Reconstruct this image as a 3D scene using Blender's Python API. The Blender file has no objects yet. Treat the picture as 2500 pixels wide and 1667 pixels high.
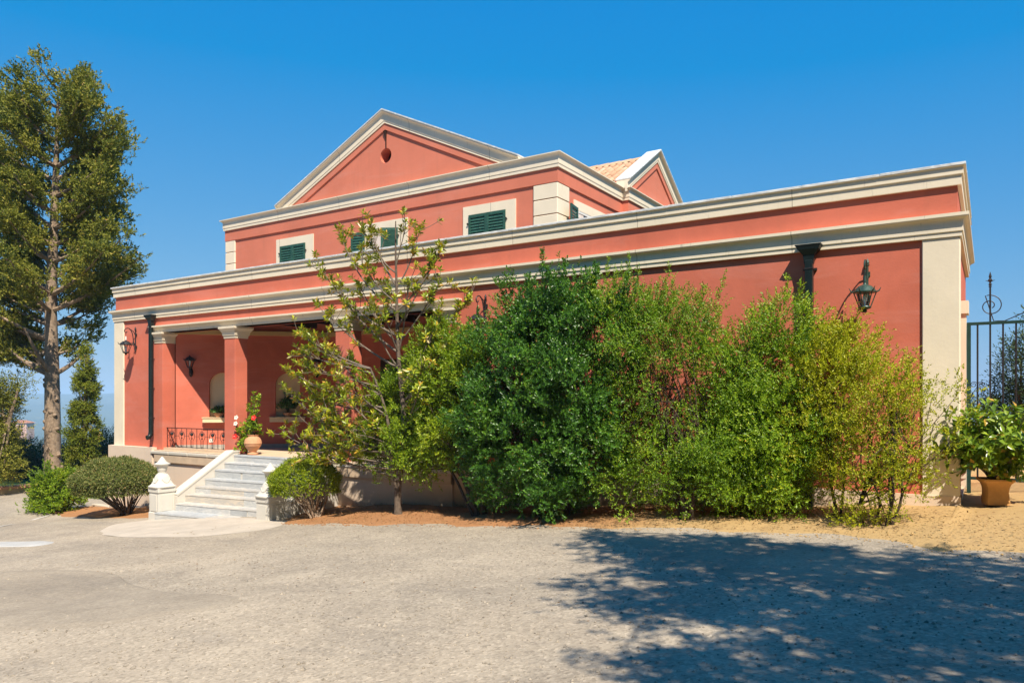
import bpy, math, random
import numpy as np
from mathutils import Vector
PI = math.pi
R_ = math.radians
rng = np.random.default_rng(7)
random.seed(7)
sc = bpy.context.scene

# ------------------------------------------------------------------ camera, sky, sun, exposure
EZ = 2.6                      # eye height in the scene (the drive slopes; ground under the eye is about z 1.0)
YAW = R_(32.8)
cd = bpy.data.cameras.new('camera')
cam = bpy.data.objects.new('camera', cd)
sc.collection.objects.link(cam)
cam.location = (0, 0, EZ)
cam.rotation_euler = (R_(90), 0, YAW)
cd.sensor_width = 36
cd.lens = 36 * 1810 / 2500
cd.shift_y = 0.056
cd.clip_start = 0.05
cd.clip_end = 60000
sc.camera = cam

SUN_EL, SUN_PHI = R_(53), R_(51)     # elevation; azimuth measured from -Y towards +X
sun_dir = Vector((math.sin(SUN_PHI) * math.cos(SUN_EL), -math.cos(SUN_PHI) * math.cos(SUN_EL), math.sin(SUN_EL)))
w = bpy.data.worlds.new('World')
sc.world = w
w.use_nodes = True
wn = w.node_tree
wn.nodes.clear()
sky = wn.nodes.new('ShaderNodeTexSky')
sky.sky_type = 'NISHITA'
sky.sun_disc = False
sky.sun_elevation = SUN_EL
sky.sun_rotation = PI - SUN_PHI
sky.altitude = 300
sky.air_density = 1.0
sky.dust_density = 0.3
sky.ozone_density = 3.0
# one even colour response for the whole sky: the photograph's deep azure is more saturated and flatter in blue
sp_c = wn.nodes.new('ShaderNodeSeparateColor')
cb_c = wn.nodes.new('ShaderNodeCombineColor')


def chan(i, *ops):
    prev = sp_c.outputs[i]
    for op, val in ops:
        nd_ = wn.nodes.new('ShaderNodeMath')
        nd_.operation = op
        nd_.inputs[1].default_value = val
        wn.links.new(prev, nd_.inputs[0])
        prev = nd_.outputs[0]
    wn.links.new(prev, cb_c.inputs[i])


chan(0, ('SUBTRACT', 1.2), ('MAXIMUM', 0.0), ('POWER', 0.75), ('MULTIPLY', 0.65))
chan(1, ('POWER', 0.50), ('MULTIPLY', 1.31))
chan(2, ('POWER', 0.10), ('MULTIPLY', 4.1))
bg = wn.nodes.new('ShaderNodeBackground')
bg.inputs['Strength'].default_value = 0.1
wo = wn.nodes.new('ShaderNodeOutputWorld')
wn.links.new(sky.outputs[0], sp_c.inputs[0])
wn.links.new(cb_c.outputs[0], bg.inputs['Color'])
wn.links.new(bg.outputs[0], wo.inputs['Surface'])

sl = bpy.data.lights.new('sun', 'SUN')
sl.energy = 5.0
sl.angle = R_(0.5)
sl.color = (1.0, 0.90, 0.74)
so = bpy.data.objects.new('sun', sl)
sc.collection.objects.link(so)
so.rotation_euler = (-sun_dir).to_track_quat('-Z', 'Y').to_euler()
so.location = (20, -15, 30)

vs = sc.view_settings
vs.view_transform = 'Standard'
vs.look = 'None'
vs.exposure = 0.62
vs.gamma = 1
vs.use_curve_mapping = False
sc.cycles.max_bounces = 6
sc.cycles.diffuse_bounces = 3
sc.cycles.glossy_bounces = 2
sc.cycles.transparent_max_bounces = 4
sc.cycles.volume_bounces = 0
sc.cycles.use_denoising = True

# ------------------------------------------------------------------ helpers
F2 = np.array([-math.sin(YAW), math.cos(YAW)])
R2 = np.array([math.cos(YAW), math.sin(YAW)])


def at(u, v, Y):
    """world point on the plane y = Y for a place measured in the photograph"""
    d = F2 + R2 * (u - 1250) / 1810
    t = Y / d[1]
    return np.array([d[0] * t, Y, EZ + (973.5 - v) / 1810 * t])


def gz(x, y):
    """height of the drive"""
    x = max(x, -19.5) + 0.35 * min(0.0, x + 19.5)
    x = min(x, 3.0) + 0.3 * max(0.0, x - 3.0)
    return 1.0 + 0.077 * x + 0.018 * y


WL = {}


def wl(o):
    return WL.get(o.name, Vector((0, 0, 0))) if o is not None else Vector((0, 0, 0))


def link(o, parent=None):
    sc.collection.objects.link(o)
    if parent is not None:
        o.parent = parent
    return o


def tag(o, label=None, cat=None, group=None, kind=None):
    if label: o['label'] = label
    if cat: o['category'] = cat
    if group: o['group'] = group
    if kind: o['kind'] = kind
    return o


def thing(name, label, cat, loc, group=None):
    o = bpy.data.objects.new(name, None)
    o.empty_display_size = 0.3
    o.location = loc
    link(o)
    WL[o.name] = Vector(loc)
    return tag(o, label, cat, group)


class MB:
    def __init__(self):
        self.v, self.f = [], []

    def add(self, vs_, fs):
        n = len(self.v)
        self.v += [tuple(p) for p in vs_]
        self.f += [tuple(i + n for i in q) for q in fs]
        return self

    def box(self, x0, x1, y0, y1, z0, z1):
        return self.add([(x0, y0, z0), (x1, y0, z0), (x1, y1, z0), (x0, y1, z0), (x0, y0, z1), (x1, y0, z1), (x1, y1, z1), (x0, y1, z1)],
                        [(0, 3, 2, 1), (4, 5, 6, 7), (0, 1, 5, 4), (1, 2, 6, 5), (2, 3, 7, 6), (3, 0, 4, 7)])

    def bbox(self, x0, x1, y0, y1, z0, z1, b=0.006):
        """box with chamfered vertical and top edges"""
        xs = [(x0 + b, y0), (x1 - b, y0), (x1, y0 + b), (x1, y1 - b), (x1 - b, y1), (x0 + b, y1), (x0, y1 - b), (x0, y0 + b)]
        cx, cy = (x0 + x1) / 2, (y0 + y1) / 2
        sx, sy = 1 - 2 * b / max(x1 - x0, 1e-6), 1 - 2 * b / max(y1 - y0, 1e-6)
        v = [(x, y, z0) for x, y in xs] + [(x, y, z1 - b) for x, y in xs] + [(cx + (x - cx) * sx, cy + (y - cy) * sy, z1) for x, y in xs]
        f = []
        for L in (0, 8):
            for i in range(8):
                j = (i + 1) % 8
                f.append((L + i, L + j, L + 8 + j, L + 8 + i))
        f.append(tuple(16 + i for i in range(8)))
        f.append(tuple(7 - i for i in range(8)))
        return self.add(v, f)

    def hexa(self, p):
        """8 corner points, bottom four ccw then top four"""
        return self.add(p, [(0, 3, 2, 1), (4, 5, 6, 7), (0, 1, 5, 4), (1, 2, 6, 5), (2, 3, 7, 6), (3, 0, 4, 7)])

    def tube(self, path, rad, n=8, cap=True):
        path = [Vector(p) for p in path]
        m = len(path)
        if not hasattr(rad, '__len__'): rad = [rad] * m
        vs_, fs = [], []
        prev = None
        for i, p in enumerate(path):
            t = (path[min(i + 1, m - 1)] - path[max(i - 1, 0)])
            if t.length < 1e-9: t = Vector((0, 0, 1))
            t.normalize()
            if prev is None:
                a = t.cross(Vector((0, 0, 1)))
                if a.length < 0.05: a = t.cross(Vector((1, 0, 0)))
            else:
                a = prev - t * prev.dot(t)
                if a.length < 1e-6: a = t.orthogonal()
            a.normalize()
            prev = a
            b = t.cross(a)
            for k in range(n):
                th = 2 * PI * k / n
                vs_.append(p + (a * math.cos(th) + b * math.sin(th)) * rad[i])
        for i in range(m - 1):
            for k in range(n):
                k2 = (k + 1) % n
                fs.append((i * n + k, i * n + k2, (i + 1) * n + k2, (i + 1) * n + k))
        if cap:
            fs.append(tuple(range(n - 1, -1, -1)))
            fs.append(tuple((m - 1) * n + k for k in range(n)))
        return self.add(vs_, fs)

    def lathe(self, prof, c, n=20):
        """prof: (r, z) from bottom to top, about a vertical axis through c"""
        vs_, fs = [], []
        for r, z in prof:
            for k in range(n):
                th = 2 * PI * (k + .5) / n
                vs_.append((c[0] + r * math.cos(th), c[1] + r * math.sin(th), c[2] + z))
        m = len(prof)
        for i in range(m - 1):
            for k in range(n):
                k2 = (k + 1) % n
                fs.append((i * n + k, i * n + k2, (i + 1) * n + k2, (i + 1) * n + k))
        fs.append(tuple(range(n - 1, -1, -1)))
        fs.append(tuple((m - 1) * n + k for k in range(n)))
        return self.add(vs_, fs)

    def sweep(self, path, prof, closed=False):
        """closed profile (offset outwards, z) along a horizontal polyline; outwards is to the right of travel"""
        P = [np.array(p, float) for p in path]
        m, k = len(P), len(prof)
        vs_ = []
        for i in range(m):
            ns = []
            for a, b in ((i - 1, i), (i, i + 1)):
                if closed or (a >= 0 and b < m):
                    d = P[b % m] - P[a % m]
                    d = d / np.linalg.norm(d)
                    ns.append(np.array([d[1], -d[0]]))
            if len(ns) == 2:
                s = ns[0] + ns[1]
                mit = s / max(1e-6, s.dot(ns[0]))
            else:
                mit = ns[0]
            for o, z in prof:
                q = P[i] + mit * o
                vs_.append((q[0], q[1], z))
        fs = []
        for i in range(m if closed else m - 1):
            i2 = (i + 1) % m
            for j in range(k):
                j2 = (j + 1) % k
                fs.append((i * k + j, i2 * k + j, i2 * k + j2, i * k + j2))
        if not closed:
            fs.append(tuple(range(k - 1, -1, -1)))
            fs.append(tuple((m - 1) * k + j for j in range(k)))
        return self.add(vs_, fs)

    def map(self, fn):
        self.v = [tuple(fn(*p)) for p in self.v]
        return self

    def mesh(self, name, mat, off=(0, 0, 0), smooth=False):
        me = bpy.data.meshes.new(name)
        me.from_pydata([(x - off[0], y - off[1], z - off[2]) for x, y, z in self.v], [], self.f)
        if mat is not None: me.materials.append(mat)
        if smooth:
            me.polygons.foreach_set('use_smooth', [True] * len(me.polygons))
        me.update()
        return me

    def build(self, name, mat, parent=None, org=None, smooth=False):
        off = wl(parent) if parent is not None else Vector(org or (0, 0, 0))
        me = self.mesh(name, mat, off, smooth)
        o = bpy.data.objects.new(name, me)
        if parent is None: o.location = off
        link(o, parent)
        WL[o.name] = Vector(off)
        if smooth:
            md = o.modifiers.new('autosmooth', 'EDGE_SPLIT')
            md.split_angle = R_(38)
        return o


def place(name, me, parent, loc, rot=None, scale=None):
    """object sharing mesh data, at world location under parent"""
    o = bpy.data.objects.new(name, me)
    o.location = Vector(loc) - wl(parent)
    if rot is not None: o.rotation_euler = rot
    if scale is not None: o.scale = scale
    link(o, parent)
    return o


# ------------------------------------------------------------------ materials
class NT:
    def __init__(self, name):
        self.m = bpy.data.materials.new(name)
        self.m.use_nodes = True
        self.t = self.m.node_tree
        self.b = self.t.nodes['Principled BSDF']
        self.pos = None

    def n(self, typ, **kw):
        x = self.t.nodes.new(typ)
        for k, v in kw.items(): setattr(x, k, v)
        return x

    def l(self, a, b):
        self.t.links.new(a, b)

    def P(self):
        if self.pos is None:
            self.pos = self.n('ShaderNodeNewGeometry').outputs['Position']
        return self.pos

    def scaled(self, s):
        mp = self.n('ShaderNodeMapping')
        mp.inputs['Scale'].default_value = s
        self.l(self.P(), mp.inputs['Vector'])
        return mp.outputs[0]

    def noise(self, scale, detail=4, rough=0.6, vec=None, dist=0.0):
        x = self.n('ShaderNodeTexNoise')
        x.inputs['Scale'].default_value = scale
        x.inputs['Detail'].default_value = detail
        x.inputs['Roughness'].default_value = rough
        x.inputs['Distortion'].default_value = dist
        self.l(vec if vec is not None else self.P(), x.inputs['Vector'])
        return x.outputs['Fac']

    def ramp(self, fac, stops):
        x = self.n('ShaderNodeValToRGB')
        e = x.color_ramp.elements
        while len(e) < len(stops): e.new(0.5)
        for i, (p, c) in enumerate(stops):
            e[i].position = p
            e[i].color = (c, c, c, 1) if not hasattr(c, '__len__') else (*c, 1)
        self.l(fac, x.inputs[0])
        return x.outputs[0]

    def mix(self, fac, a, b, typ='MIX'):
        x = self.n('ShaderNodeMix', data_type='RGBA', blend_type=typ)
        if hasattr(fac, 'is_linked') or hasattr(fac, 'links'): self.l(fac, x.inputs[0])
        else: x.inputs[0].default_value = fac
        for s, i in ((a, 6), (b, 7)):
            if hasattr(s, 'links'): self.l(s, x.inputs[i])
            else: x.inputs[i].default_value = (*s, 1)
        return x.outputs[2]

    def bump(self, h, strength=0.3, dist=0.01):
        x = self.n('ShaderNodeBump')
        x.inputs['Strength'].default_value = strength
        x.inputs['Distance'].default_value = dist
        self.l(h, x.inputs['Height'])
        self.l(x.outputs[0], self.b.inputs['Normal'])

    def fin(self, col, rough=0.8, spec=0.25, metal=0):
        if hasattr(col, 'links'): self.l(col, self.b.inputs['Base Color'])
        else: self.b.inputs['Base Color'].default_value = (*col, 1)
        self.b.inputs['Roughness'].default_value = rough
        self.b.inputs['Specular IOR Level'].default_value = spec
        self.b.inputs['Metallic'].default_value = metal
        return self.m


def mat_stucco(name, c, var=0.16, bump=0.25, streak=0.45, dirt=(0.22, 0.13, 0.09)):
    t = NT(name)
    a = tuple(x * (1 - var) for x in c)
    b = tuple(min(1, x * (1 + var)) for x in c)
    big = t.noise(0.45, 6, 0.65, None, 0.4)
    col = t.mix(t.ramp(big, [(0.34, 0), (0.66, 1)]), a, b)
    # sun-bleached panels, brushed sideways
    br = t.noise(1.0, 6, 0.68, t.scaled((0.5, 0.5, 2.4)), 0.5)
    col = t.mix(t.ramp(br, [(0.50, 0), (0.72, 0.42)]), col, tuple(min(1, x * .86 + .115) for x in c))
    # rain runs
    st = t.noise(1.0, 6, 0.65, t.scaled((4.2, 4.2, 0.22)))
    col = t.mix(t.ramp(st, [(0.54, 0), (0.76, streak)]), col, tuple(x * .66 + d * .34 for x, d in zip(c, dirt)))
    pt = t.noise(6.5, 6, 0.75)
    col = t.mix(t.ramp(pt, [(0.63, 0), (0.70, 0.22)]), col, tuple(min(1, x * 1.12 + .05) for x in c))
    sp = t.noise(46, 3, 0.7)
    col = t.mix(t.ramp(sp, [(0.68, 0), (0.76, 0.35)]), col, tuple(x * .6 for x in c))
    h = t.mix(0.45, t.noise(38, 5, 0.7), t.noise(2.6, 5, 0.6, t.scaled((0.6, 0.6, 2.2))))
    t.bump(h, bump * 1.4, 0.011)
    return t.fin(col, 0.88, 0.15)


def mat_trim(name, c, joints=False):
    t = NT(name)
    n1 = t.noise(1.3, 5, 0.6)
    col = t.mix(t.ramp(n1, [(0.35, 0), (0.7, 1)]), tuple(x * .93 for x in c), tuple(min(1, x * 1.05) for x in c))
    st = t.noise(1.0, 6, 0.7, t.scaled((9, 9, 0.9)))
    col = t.mix(t.ramp(st, [(0.62, 0), (0.80, 0.22)]), col, (0.34, 0.28, 0.21))
    sp = t.noise(22, 3, 0.6)
    col = t.mix(t.ramp(sp, [(0.68, 0), (0.76, 0.14)]), col, (0.36, 0.30, 0.22))
    if joints:
        # hairline joints between the cast lengths
        sx = t.n('ShaderNodeSeparateXYZ')
        t.l(t.P(), sx.inputs[0])
        md = t.n('ShaderNodeMath', operation='PINGPONG')
        md.inputs[1].default_value = 1.19
        t.l(sx.outputs['X'], md.inputs[0])
        col = t.mix(t.ramp(md.outputs[0], [(0.0, 0.75), (0.0045, 0.6), (0.008, 0)]), col, (0.25, 0.20, 0.15))
        lc = t.noise(1.0, 7, 0.75, t.scaled((16, 16, 1.3)))
        col = t.mix(t.ramp(lc, [(0.61, 0), (0.72, 0.5)]), col, (0.22, 0.19, 0.15))
    t.bump(t.noise(30, 4, 0.6), 0.25, 0.006)
    return t.fin(col, 0.8, 0.2)


def mat_marble(name, base=(0.80, 0.79, 0.76), per_object=True, dirt=0.3):
    t = NT(name)
    oi = t.n('ShaderNodeObjectInfo')
    tint = t.ramp(oi.outputs['Random'], [(0.0, (0.62, 0.60, 0.56)), (0.25, (0.62, 0.53, 0.42)), (0.45, (0.42, 0.44, 0.455)), (0.65, (0.64, 0.62, 0.59)), (0.85, (0.48, 0.49, 0.49)), (1.0, (0.62, 0.60, 0.55))]) if per_object else None
    c0 = tint if tint is not None else base
    vein = t.noise(2.4, 7, 0.65, t.scaled((1.0, 1.0, 5.0)), 1.2)
    col = t.mix(t.ramp(vein, [(0.40, 0), (0.51, 0.6), (0.6, 0)]), c0, (0.33, 0.35, 0.37))
    d = t.noise(3.0, 6, 0.7)
    col = t.mix(t.ramp(d, [(0.55, 0), (0.8, dirt)]), col, (0.52, 0.43, 0.32))
    t.bump(t.noise(24, 4, 0.6), 0.12, 0.004)
    return t.fin(col, 0.5, 0.35)


def mat_simple(name, c, rough=0.6, spec=0.3, metal=0, var=0.15, scale=6, bump=0.15):
    t = NT(name)
    n1 = t.noise(scale, 5, 0.65)
    col = t.mix(t.ramp(n1, [(0.3, 0), (0.7, 1)]), tuple(x * (1 - var) for x in c), tuple(min(1, x * (1 + var)) for x in c))
    if bump: t.bump(t.noise(scale * 7, 4, 0.6), bump, 0.004)
    return t.fin(col, rough, spec, metal)


def mat_leaf(name, stops, rough=0.45, spec=0.4, trans=0.28):
    t = NT(name)
    at_ = t.n('ShaderNodeAttribute', attribute_name='tint')
    col = t.ramp(at_.outputs['Fac'], stops)
    t.l(col, t.b.inputs['Base Color'])
    t.b.inputs['Roughness'].default_value = rough
    t.b.inputs['Specular IOR Level'].default_value = spec
    tr = t.n('ShaderNodeBsdfTranslucent')
    br = t.mix(1.0, col, (1.0, 1.15, 0.55), 'MULTIPLY')
    t.l(br, tr.inputs['Color'])
    mx = t.n('ShaderNodeMixShader')
    mx.inputs[0].default_value = trans
    t.l(t.b.outputs[0], mx.inputs[1])
    t.l(tr.outputs[0], mx.inputs[2])
    out = t.t.nodes['Material Output']
    t.l(mx.outputs[0], out.inputs['Surface'])
    return t.m


RED = (0.60, 0.165, 0.106)
M = {}
M['red'] = mat_stucco('red_stucco', RED)
M['red_up'] = mat_stucco('red_stucco_upper', (0.64, 0.20, 0.128), 0.09)
M['cream'] = mat_trim('cream_trim', (0.80, 0.70, 0.545), True)
M['peach'] = mat_stucco('peach_plinth', (0.70, 0.56, 0.44), 0.07, 0.3, 0.3, (0.35, 0.25, 0.16))
M['white'] = mat_stucco('white_wash', (0.60, 0.56, 0.50), 0.04, 0.25, 0.35, (0.4, 0.33, 0.25))
M['marble'] = mat_marble('step_marble')
M['coping'] = mat_marble('coping_marble', (0.80, 0.80, 0.78), False, 0.45)
M['poststone'] = mat_trim('weathered_post_stone', (0.64, 0.61, 0.55))
M['ledge'] = mat_trim('stone_ledge', (0.62, 0.57, 0.49))
M['floor'] = mat_simple('veranda_stone_floor', (0.62, 0.47, 0.33), 0.75, 0.2, 0, 0.12, 3)
M['greystone'] = mat_simple('grey_stone', (0.36, 0.34, 0.31), 0.7, 0.3, 0, 0.2, 5)
M['wood'] = mat_simple('dark_wood', (0.045, 0.020, 0.012), 0.7, 0.25, 0, 0.3, 9)
M['beam'] = mat_simple('ochre_beam', (0.62, 0.42, 0.19), 0.8, 0.2, 0, 0.06, 2)
M['niche'] = mat_simple('niche_cream', (0.78, 0.62, 0.40), 0.85, 0.15, 0, 0.06, 2)
M['iron'] = mat_simple('wrought_iron', (0.030, 0.030, 0.032), 0.5, 0.4, 0.3, 0.35, 20, 0.3)
M['verdigris'] = mat_simple('green_cast_iron', (0.035, 0.075, 0.062), 0.42, 0.5, 0.2, 0.5, 16, 0.35)
M['pipe'] = mat_simple('drainpipe_green_paint', (0.009, 0.017, 0.018), 0.4, 0.35, 0.0, 0.25, 7, 0.1)
M['gategreen'] = mat_simple('gate_green_paint', (0.012, 0.045, 0.038), 0.45, 0.45, 0.0, 0.25, 9, 0.1)
M['glass'] = mat_simple('lamp_glass', (0.30, 0.32, 0.34), 0.12, 0.6, 0, 0.05, 3, 0)
M['bulb'] = mat_simple('lamp_bulb', (0.75, 0.76, 0.78), 0.15, 0.6, 0, 0.03, 3, 0)
M['candle'] = mat_simple('candle_sleeve', (0.78, 0.76, 0.72), 0.5, 0.3, 0, 0.03, 3, 0)
M['window'] = mat_simple('window_glass', (0.02, 0.025, 0.03), 0.08, 0.6, 0, 0.1, 2, 0)
M['curtain'] = mat_simple('curtain', (0.72, 0.62, 0.55), 0.9, 0.1, 0, 0.1, 12, 0)
M['terracotta'] = mat_simple('terracotta', (0.58, 0.30, 0.17), 0.8, 0.2, 0, 0.16, 9, 0.25)
M['pot_ochre'] = mat_simple('ochre_clay', (0.62, 0.34, 0.13), 0.8, 0.2, 0, 0.14, 6, 0.25)
M['bark'] = mat_simple('bark_brown', (0.29, 0.215, 0.155), 0.9, 0.1, 0, 0.45, 11, 0.9)
M['bark_trunk'] = mat_simple('bark_trunk', (0.13, 0.10, 0.078), 0.9, 0.1, 0, 0.4, 16, 0.7)
M['bark_dark'] = mat_simple('bark_dark', (0.075, 0.055, 0.04), 0.9, 0.1, 0, 0.4, 16, 0.8)
M['bark_grey'] = mat_simple('bark_grey', (0.185, 0.148, 0.118), 0.85, 0.15, 0, 0.3, 18, 0.5)
M['plastic'] = mat_simple('white_plastic', (0.75, 0.73, 0.68), 0.4, 0.4, 0, 0.03, 3, 0)
M['petal_red'] = mat_simple('hibiscus_petal', (0.75, 0.03, 0.025), 0.6, 0.2, 0, 0.2, 30, 0)
M['petal_white'] = mat_simple('pale_petal', (0.82, 0.76, 0.66), 0.6, 0.2, 0, 0.1, 30, 0)


def mk_shutter():
    t = NT('shutter_green_paint')
    n1 = t.noise(9, 5, 0.65)
    col = t.mix(t.ramp(n1, [(0.3, 0), (0.7, 1)]), (0.012, 0.060, 0.045), (0.028, 0.105, 0.075))
    n2 = t.noise(34, 4, 0.7, t.scaled((1, 1, 3)))
    col = t.mix(t.ramp(n2, [(0.56, 0), (0.70, 0.6)]), col, (0.26, 0.31, 0.24))
    t.bump(n2, 0.2, 0.003)
    return t.fin(col, 0.55, 0.35)


M['shutter'] = mk_shutter()


def mk_tile():
    t = NT('roof_tile')
    oi = t.n('ShaderNodeObjectInfo')
    col = t.ramp(oi.outputs['Random'], [(0, (0.52, 0.30, 0.19)), (0.4, (0.60, 0.39, 0.26)), (0.7, (0.55, 0.33, 0.20)), (1, (0.63, 0.45, 0.32))])
    col = t.mix(t.ramp(t.noise(7, 5, .65), [(0.5, 0), (0.75, 0.35)]), col, (0.45, 0.33, 0.22))
    t.bump(t.noise(40, 3, .6), 0.2, 0.004)
    return t.fin(col, 0.85, 0.15)


M['tile'] = mk_tile()


def mk_asphalt(name='worn_asphalt', dark=1.0, smooth=False):
    t = NT(name)
    k = dark
    sc_ = lambda c: (c[0] * k * .955, c[1] * k * .94, c[2] * k * .91)
    big = t.noise(0.28, 6, 0.62, None, 0.8)
    mid = t.noise(1.1, 7, 0.72)
    col = t.mix(t.ramp(big, [(0.36, 0), (0.5, 0.5), (0.66, 1)]), sc_((0.31, 0.266, 0.216)), sc_((0.44, 0.372, 0.292)))
    col = t.mix(t.ramp(mid, [(0.46, 0), (0.70, 0.6)]), col, sc_((0.52, 0.445, 0.35)))
    tr = t.noise(1.0, 5, 0.6, t.scaled((0.35, 1.5, 1)), 0.4)
    col = t.mix(t.ramp(tr, [(0.55, 0), (0.7, 0.4)]), col, sc_((0.26, 0.23, 0.20)))
    vo = t.n('ShaderNodeTexVoronoi')
    vo.inputs['Scale'].default_value = 44
    t.l(t.P(), vo.inputs['Vector'])
    ag = t.ramp(vo.outputs['Color'], [(0.0, 0.35), (0.4, 0.88), (0.75, 1.08), (1.0, 1.7)])
    col = t.mix(0.35 if smooth else 0.55, col, ag, 'MULTIPLY')
    worn = t.noise(11, 7, 0.8)
    col = t.mix(t.ramp(worn, [(0.54, 0), (0.64, 0.2 if smooth else 0.42)]), col, sc_((0.57, 0.495, 0.40)))
    dk = t.noise(7, 7, 0.82)
    col = t.mix(t.ramp(dk, [(0.30, 0.7), (0.41, 0)]), col, sc_((0.15, 0.132, 0.115)))
    dk2 = t.noise(30, 4, 0.8)
    col = t.mix(t.ramp(dk2, [(0.30, 0.6), (0.38, 0)]), col, sc_((0.12, 0.105, 0.09)))
    t.bump(t.mix(0.5, vo.outputs['Distance'], worn), 0.3 if smooth else 0.5, 0.012)
    return t.fin(col, 0.92, 0.12)


M['asphalt_patch'] = mk_asphalt('patched_asphalt', 0.87, True)
M['asphalt'] = mk_asphalt()


def mk_soil():
    t = NT('garden_soil')
    sx = t.n('ShaderNodeSeparateXYZ')
    t.l(t.P(), sx.inputs[0])
    mr = t.n('ShaderNodeMapRange')
    mr.inputs['From Min'].default_value = -6.5
    mr.inputs['From Max'].default_value = -2.5
    t.l(sx.outputs['X'], mr.inputs['Value'])
    n0 = t.noise(0.8, 4, 0.6)
    ad = t.n('ShaderNodeMath', operation='ADD')
    t.l(mr.outputs[0], ad.inputs[0])
    sb = t.n('ShaderNodeMath', operation='MULTIPLY_ADD')
    sb.inputs[1].default_value = 0.8
    sb.inputs[2].default_value = -0.4
    t.l(n0, sb.inputs[0])
    t.l(sb.outputs[0], ad.inputs[1])
    col = t.mix(t.ramp(ad.outputs[0], [(0.2, 0), (0.8, 1)]), (0.37, 0.185, 0.085), (0.47, 0.315, 0.145))
    d = t.noise(5, 6, 0.72)
    col = t.mix(t.ramp(d, [(0.52, 0), (0.72, 0.55)]), col, (0.24, 0.14, 0.075))
    e = t.noise(28, 4, 0.7)
    col = t.mix(t.ramp(e, [(0.62, 0), (0.7, 0.5)]), col, (0.55, 0.42, 0.27))
    t.bump(t.noise(14, 7, 0.75), 0.7, 0.03)
    return t.fin(col, 0.95, 0.08)


M['soil'] = mk_soil()
M['stone_bits'] = mat_simple('stone_bits', (0.30, 0.26, 0.21), 0.9, 0.1, 0, 0.6, 25, 0)
M['concrete'] = mat_simple('pale_concrete', (0.50, 0.43, 0.35), 0.9, 0.12, 0, 0.12, 2.2, 0.3)
M['sandwall'] = mat_stucco('sand_plaster', (0.60, 0.45, 0.26), 0.08, 0.3, 0.2)
M['paint'] = mat_simple('worn_white_line', (0.56, 0.52, 0.46), 0.9, 0.1, 0, 0.2, 9, 0.2)
M['cover'] = mat_simple('concrete_cover', (0.45, 0.44, 0.42), 0.85, 0.15, 0, 0.1, 4, 0.2)


def mk_terrain():
    t = NT('far_land')
    a = t.noise(0.004, 6, 0.6)
    b = t.noise(0.02, 6, 0.65)
    col = t.mix(t.ramp(a, [(0.4, 0), (0.6, 1)]), (0.030, 0.060, 0.018), (0.075, 0.100, 0.035))
    col = t.mix(t.ramp(b, [(0.56, 0), (0.68, 0.6)]), col, (0.20, 0.17, 0.09))
    col = t.mix(t.ramp(t.noise(0.11, 4, 0.7), [(0.5, 0), (0.7, 0.6)]), col, (0.020, 0.038, 0.012))
    return t.fin(col, 0.95, 0.05)


M['terrain'] = mk_terrain()
L = {}
L['tree'] = mat_leaf('cypress_foliage', [(0, (0.073, 0.100, 0.018)), (0.35, (0.185, 0.203, 0.030)), (0.75, (0.333, 0.310, 0.045)), (0.95, (0.445, 0.355, 0.067)), (1, (0.543, 0.355, 0.105))], 0.6, 0.2, 0.2)
L['magnolia'] = mat_leaf('magnolia_leaf', [(0, (0.146, 0.201, 0.020)), (0.45, (0.315, 0.383, 0.027)), (0.66, (0.484, 0.483, 0.034)), (0.80, (0.550, 0.342, 0.041)), (0.92, (0.550, 0.231, 0.038)), (1, (0.550, 0.522, 0.297))], 0.32, 0.5, 0.22)
L['lime'] = mat_leaf('yellow_green_leaf', [(0, (0.097, 0.173, 0.011)), (0.5, (0.243, 0.366, 0.016)), (0.85, (0.407, 0.462, 0.024)), (0.97, (0.407, 0.462, 0.027)), (1, (0.407, 0.244, 0.041))], 0.42, 0.4, 0.3)
L['dark'] = mat_leaf('dark_glossy_leaf', [(0, (0.032, 0.097, 0.015)), (0.5, (0.081, 0.207, 0.022)), (0.85, (0.173, 0.342, 0.024)), (0.97, (0.301, 0.434, 0.038)), (1, (0.363, 0.219, 0.038))], 0.34, 0.5, 0.22)
L['mid'] = mat_leaf('mid_green_leaf', [(0, (0.078, 0.161, 0.015)), (0.5, (0.198, 0.337, 0.018)), (0.85, (0.367, 0.492, 0.024)), (0.97, (0.510, 0.522, 0.030)), (1, (0.510, 0.337, 0.045))], 0.4, 0.42, 0.27)
L['yellow'] = mat_leaf('yellowing_leaf', [(0, (0.168, 0.212, 0.011)), (0.45, (0.408, 0.424, 0.016)), (0.8, (0.522, 0.522, 0.024)), (0.95, (0.522, 0.522, 0.027)), (1, (0.522, 0.317, 0.041))], 0.45, 0.35, 0.33)
L['box'] = mat_leaf('clipped_box_leaf', [(0, (0.077, 0.105, 0.024)), (0.4, (0.165, 0.209, 0.050)), (0.7, (0.286, 0.297, 0.094)), (0.9, (0.418, 0.363, 0.143)), (1, (0.550, 0.352, 0.165))], 0.5, 0.3, 0.22)
L['boxlime'] = mat_leaf('clipped_lime_leaf', [(0, (0.119, 0.178, 0.008)), (0.5, (0.276, 0.365, 0.014)), (0.85, (0.434, 0.482, 0.019)), (1, (0.468, 0.460, 0.068))], 0.5, 0.3, 0.28)
L['olive'] = mat_leaf('olive_leaf', [(0, (0.032, 0.065, 0.029)), (0.5, (0.071, 0.121, 0.055)), (1, (0.178, 0.223, 0.106))], 0.5, 0.3, 0.2)
L['cypress'] = mat_leaf('young_cypress_leaf', [(0, (0.078, 0.122, 0.014)), (0.5, (0.200, 0.235, 0.024)), (0.9, (0.334, 0.334, 0.041)), (1, (0.535, 0.312, 0.121))], 0.6, 0.2, 0.2)
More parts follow.
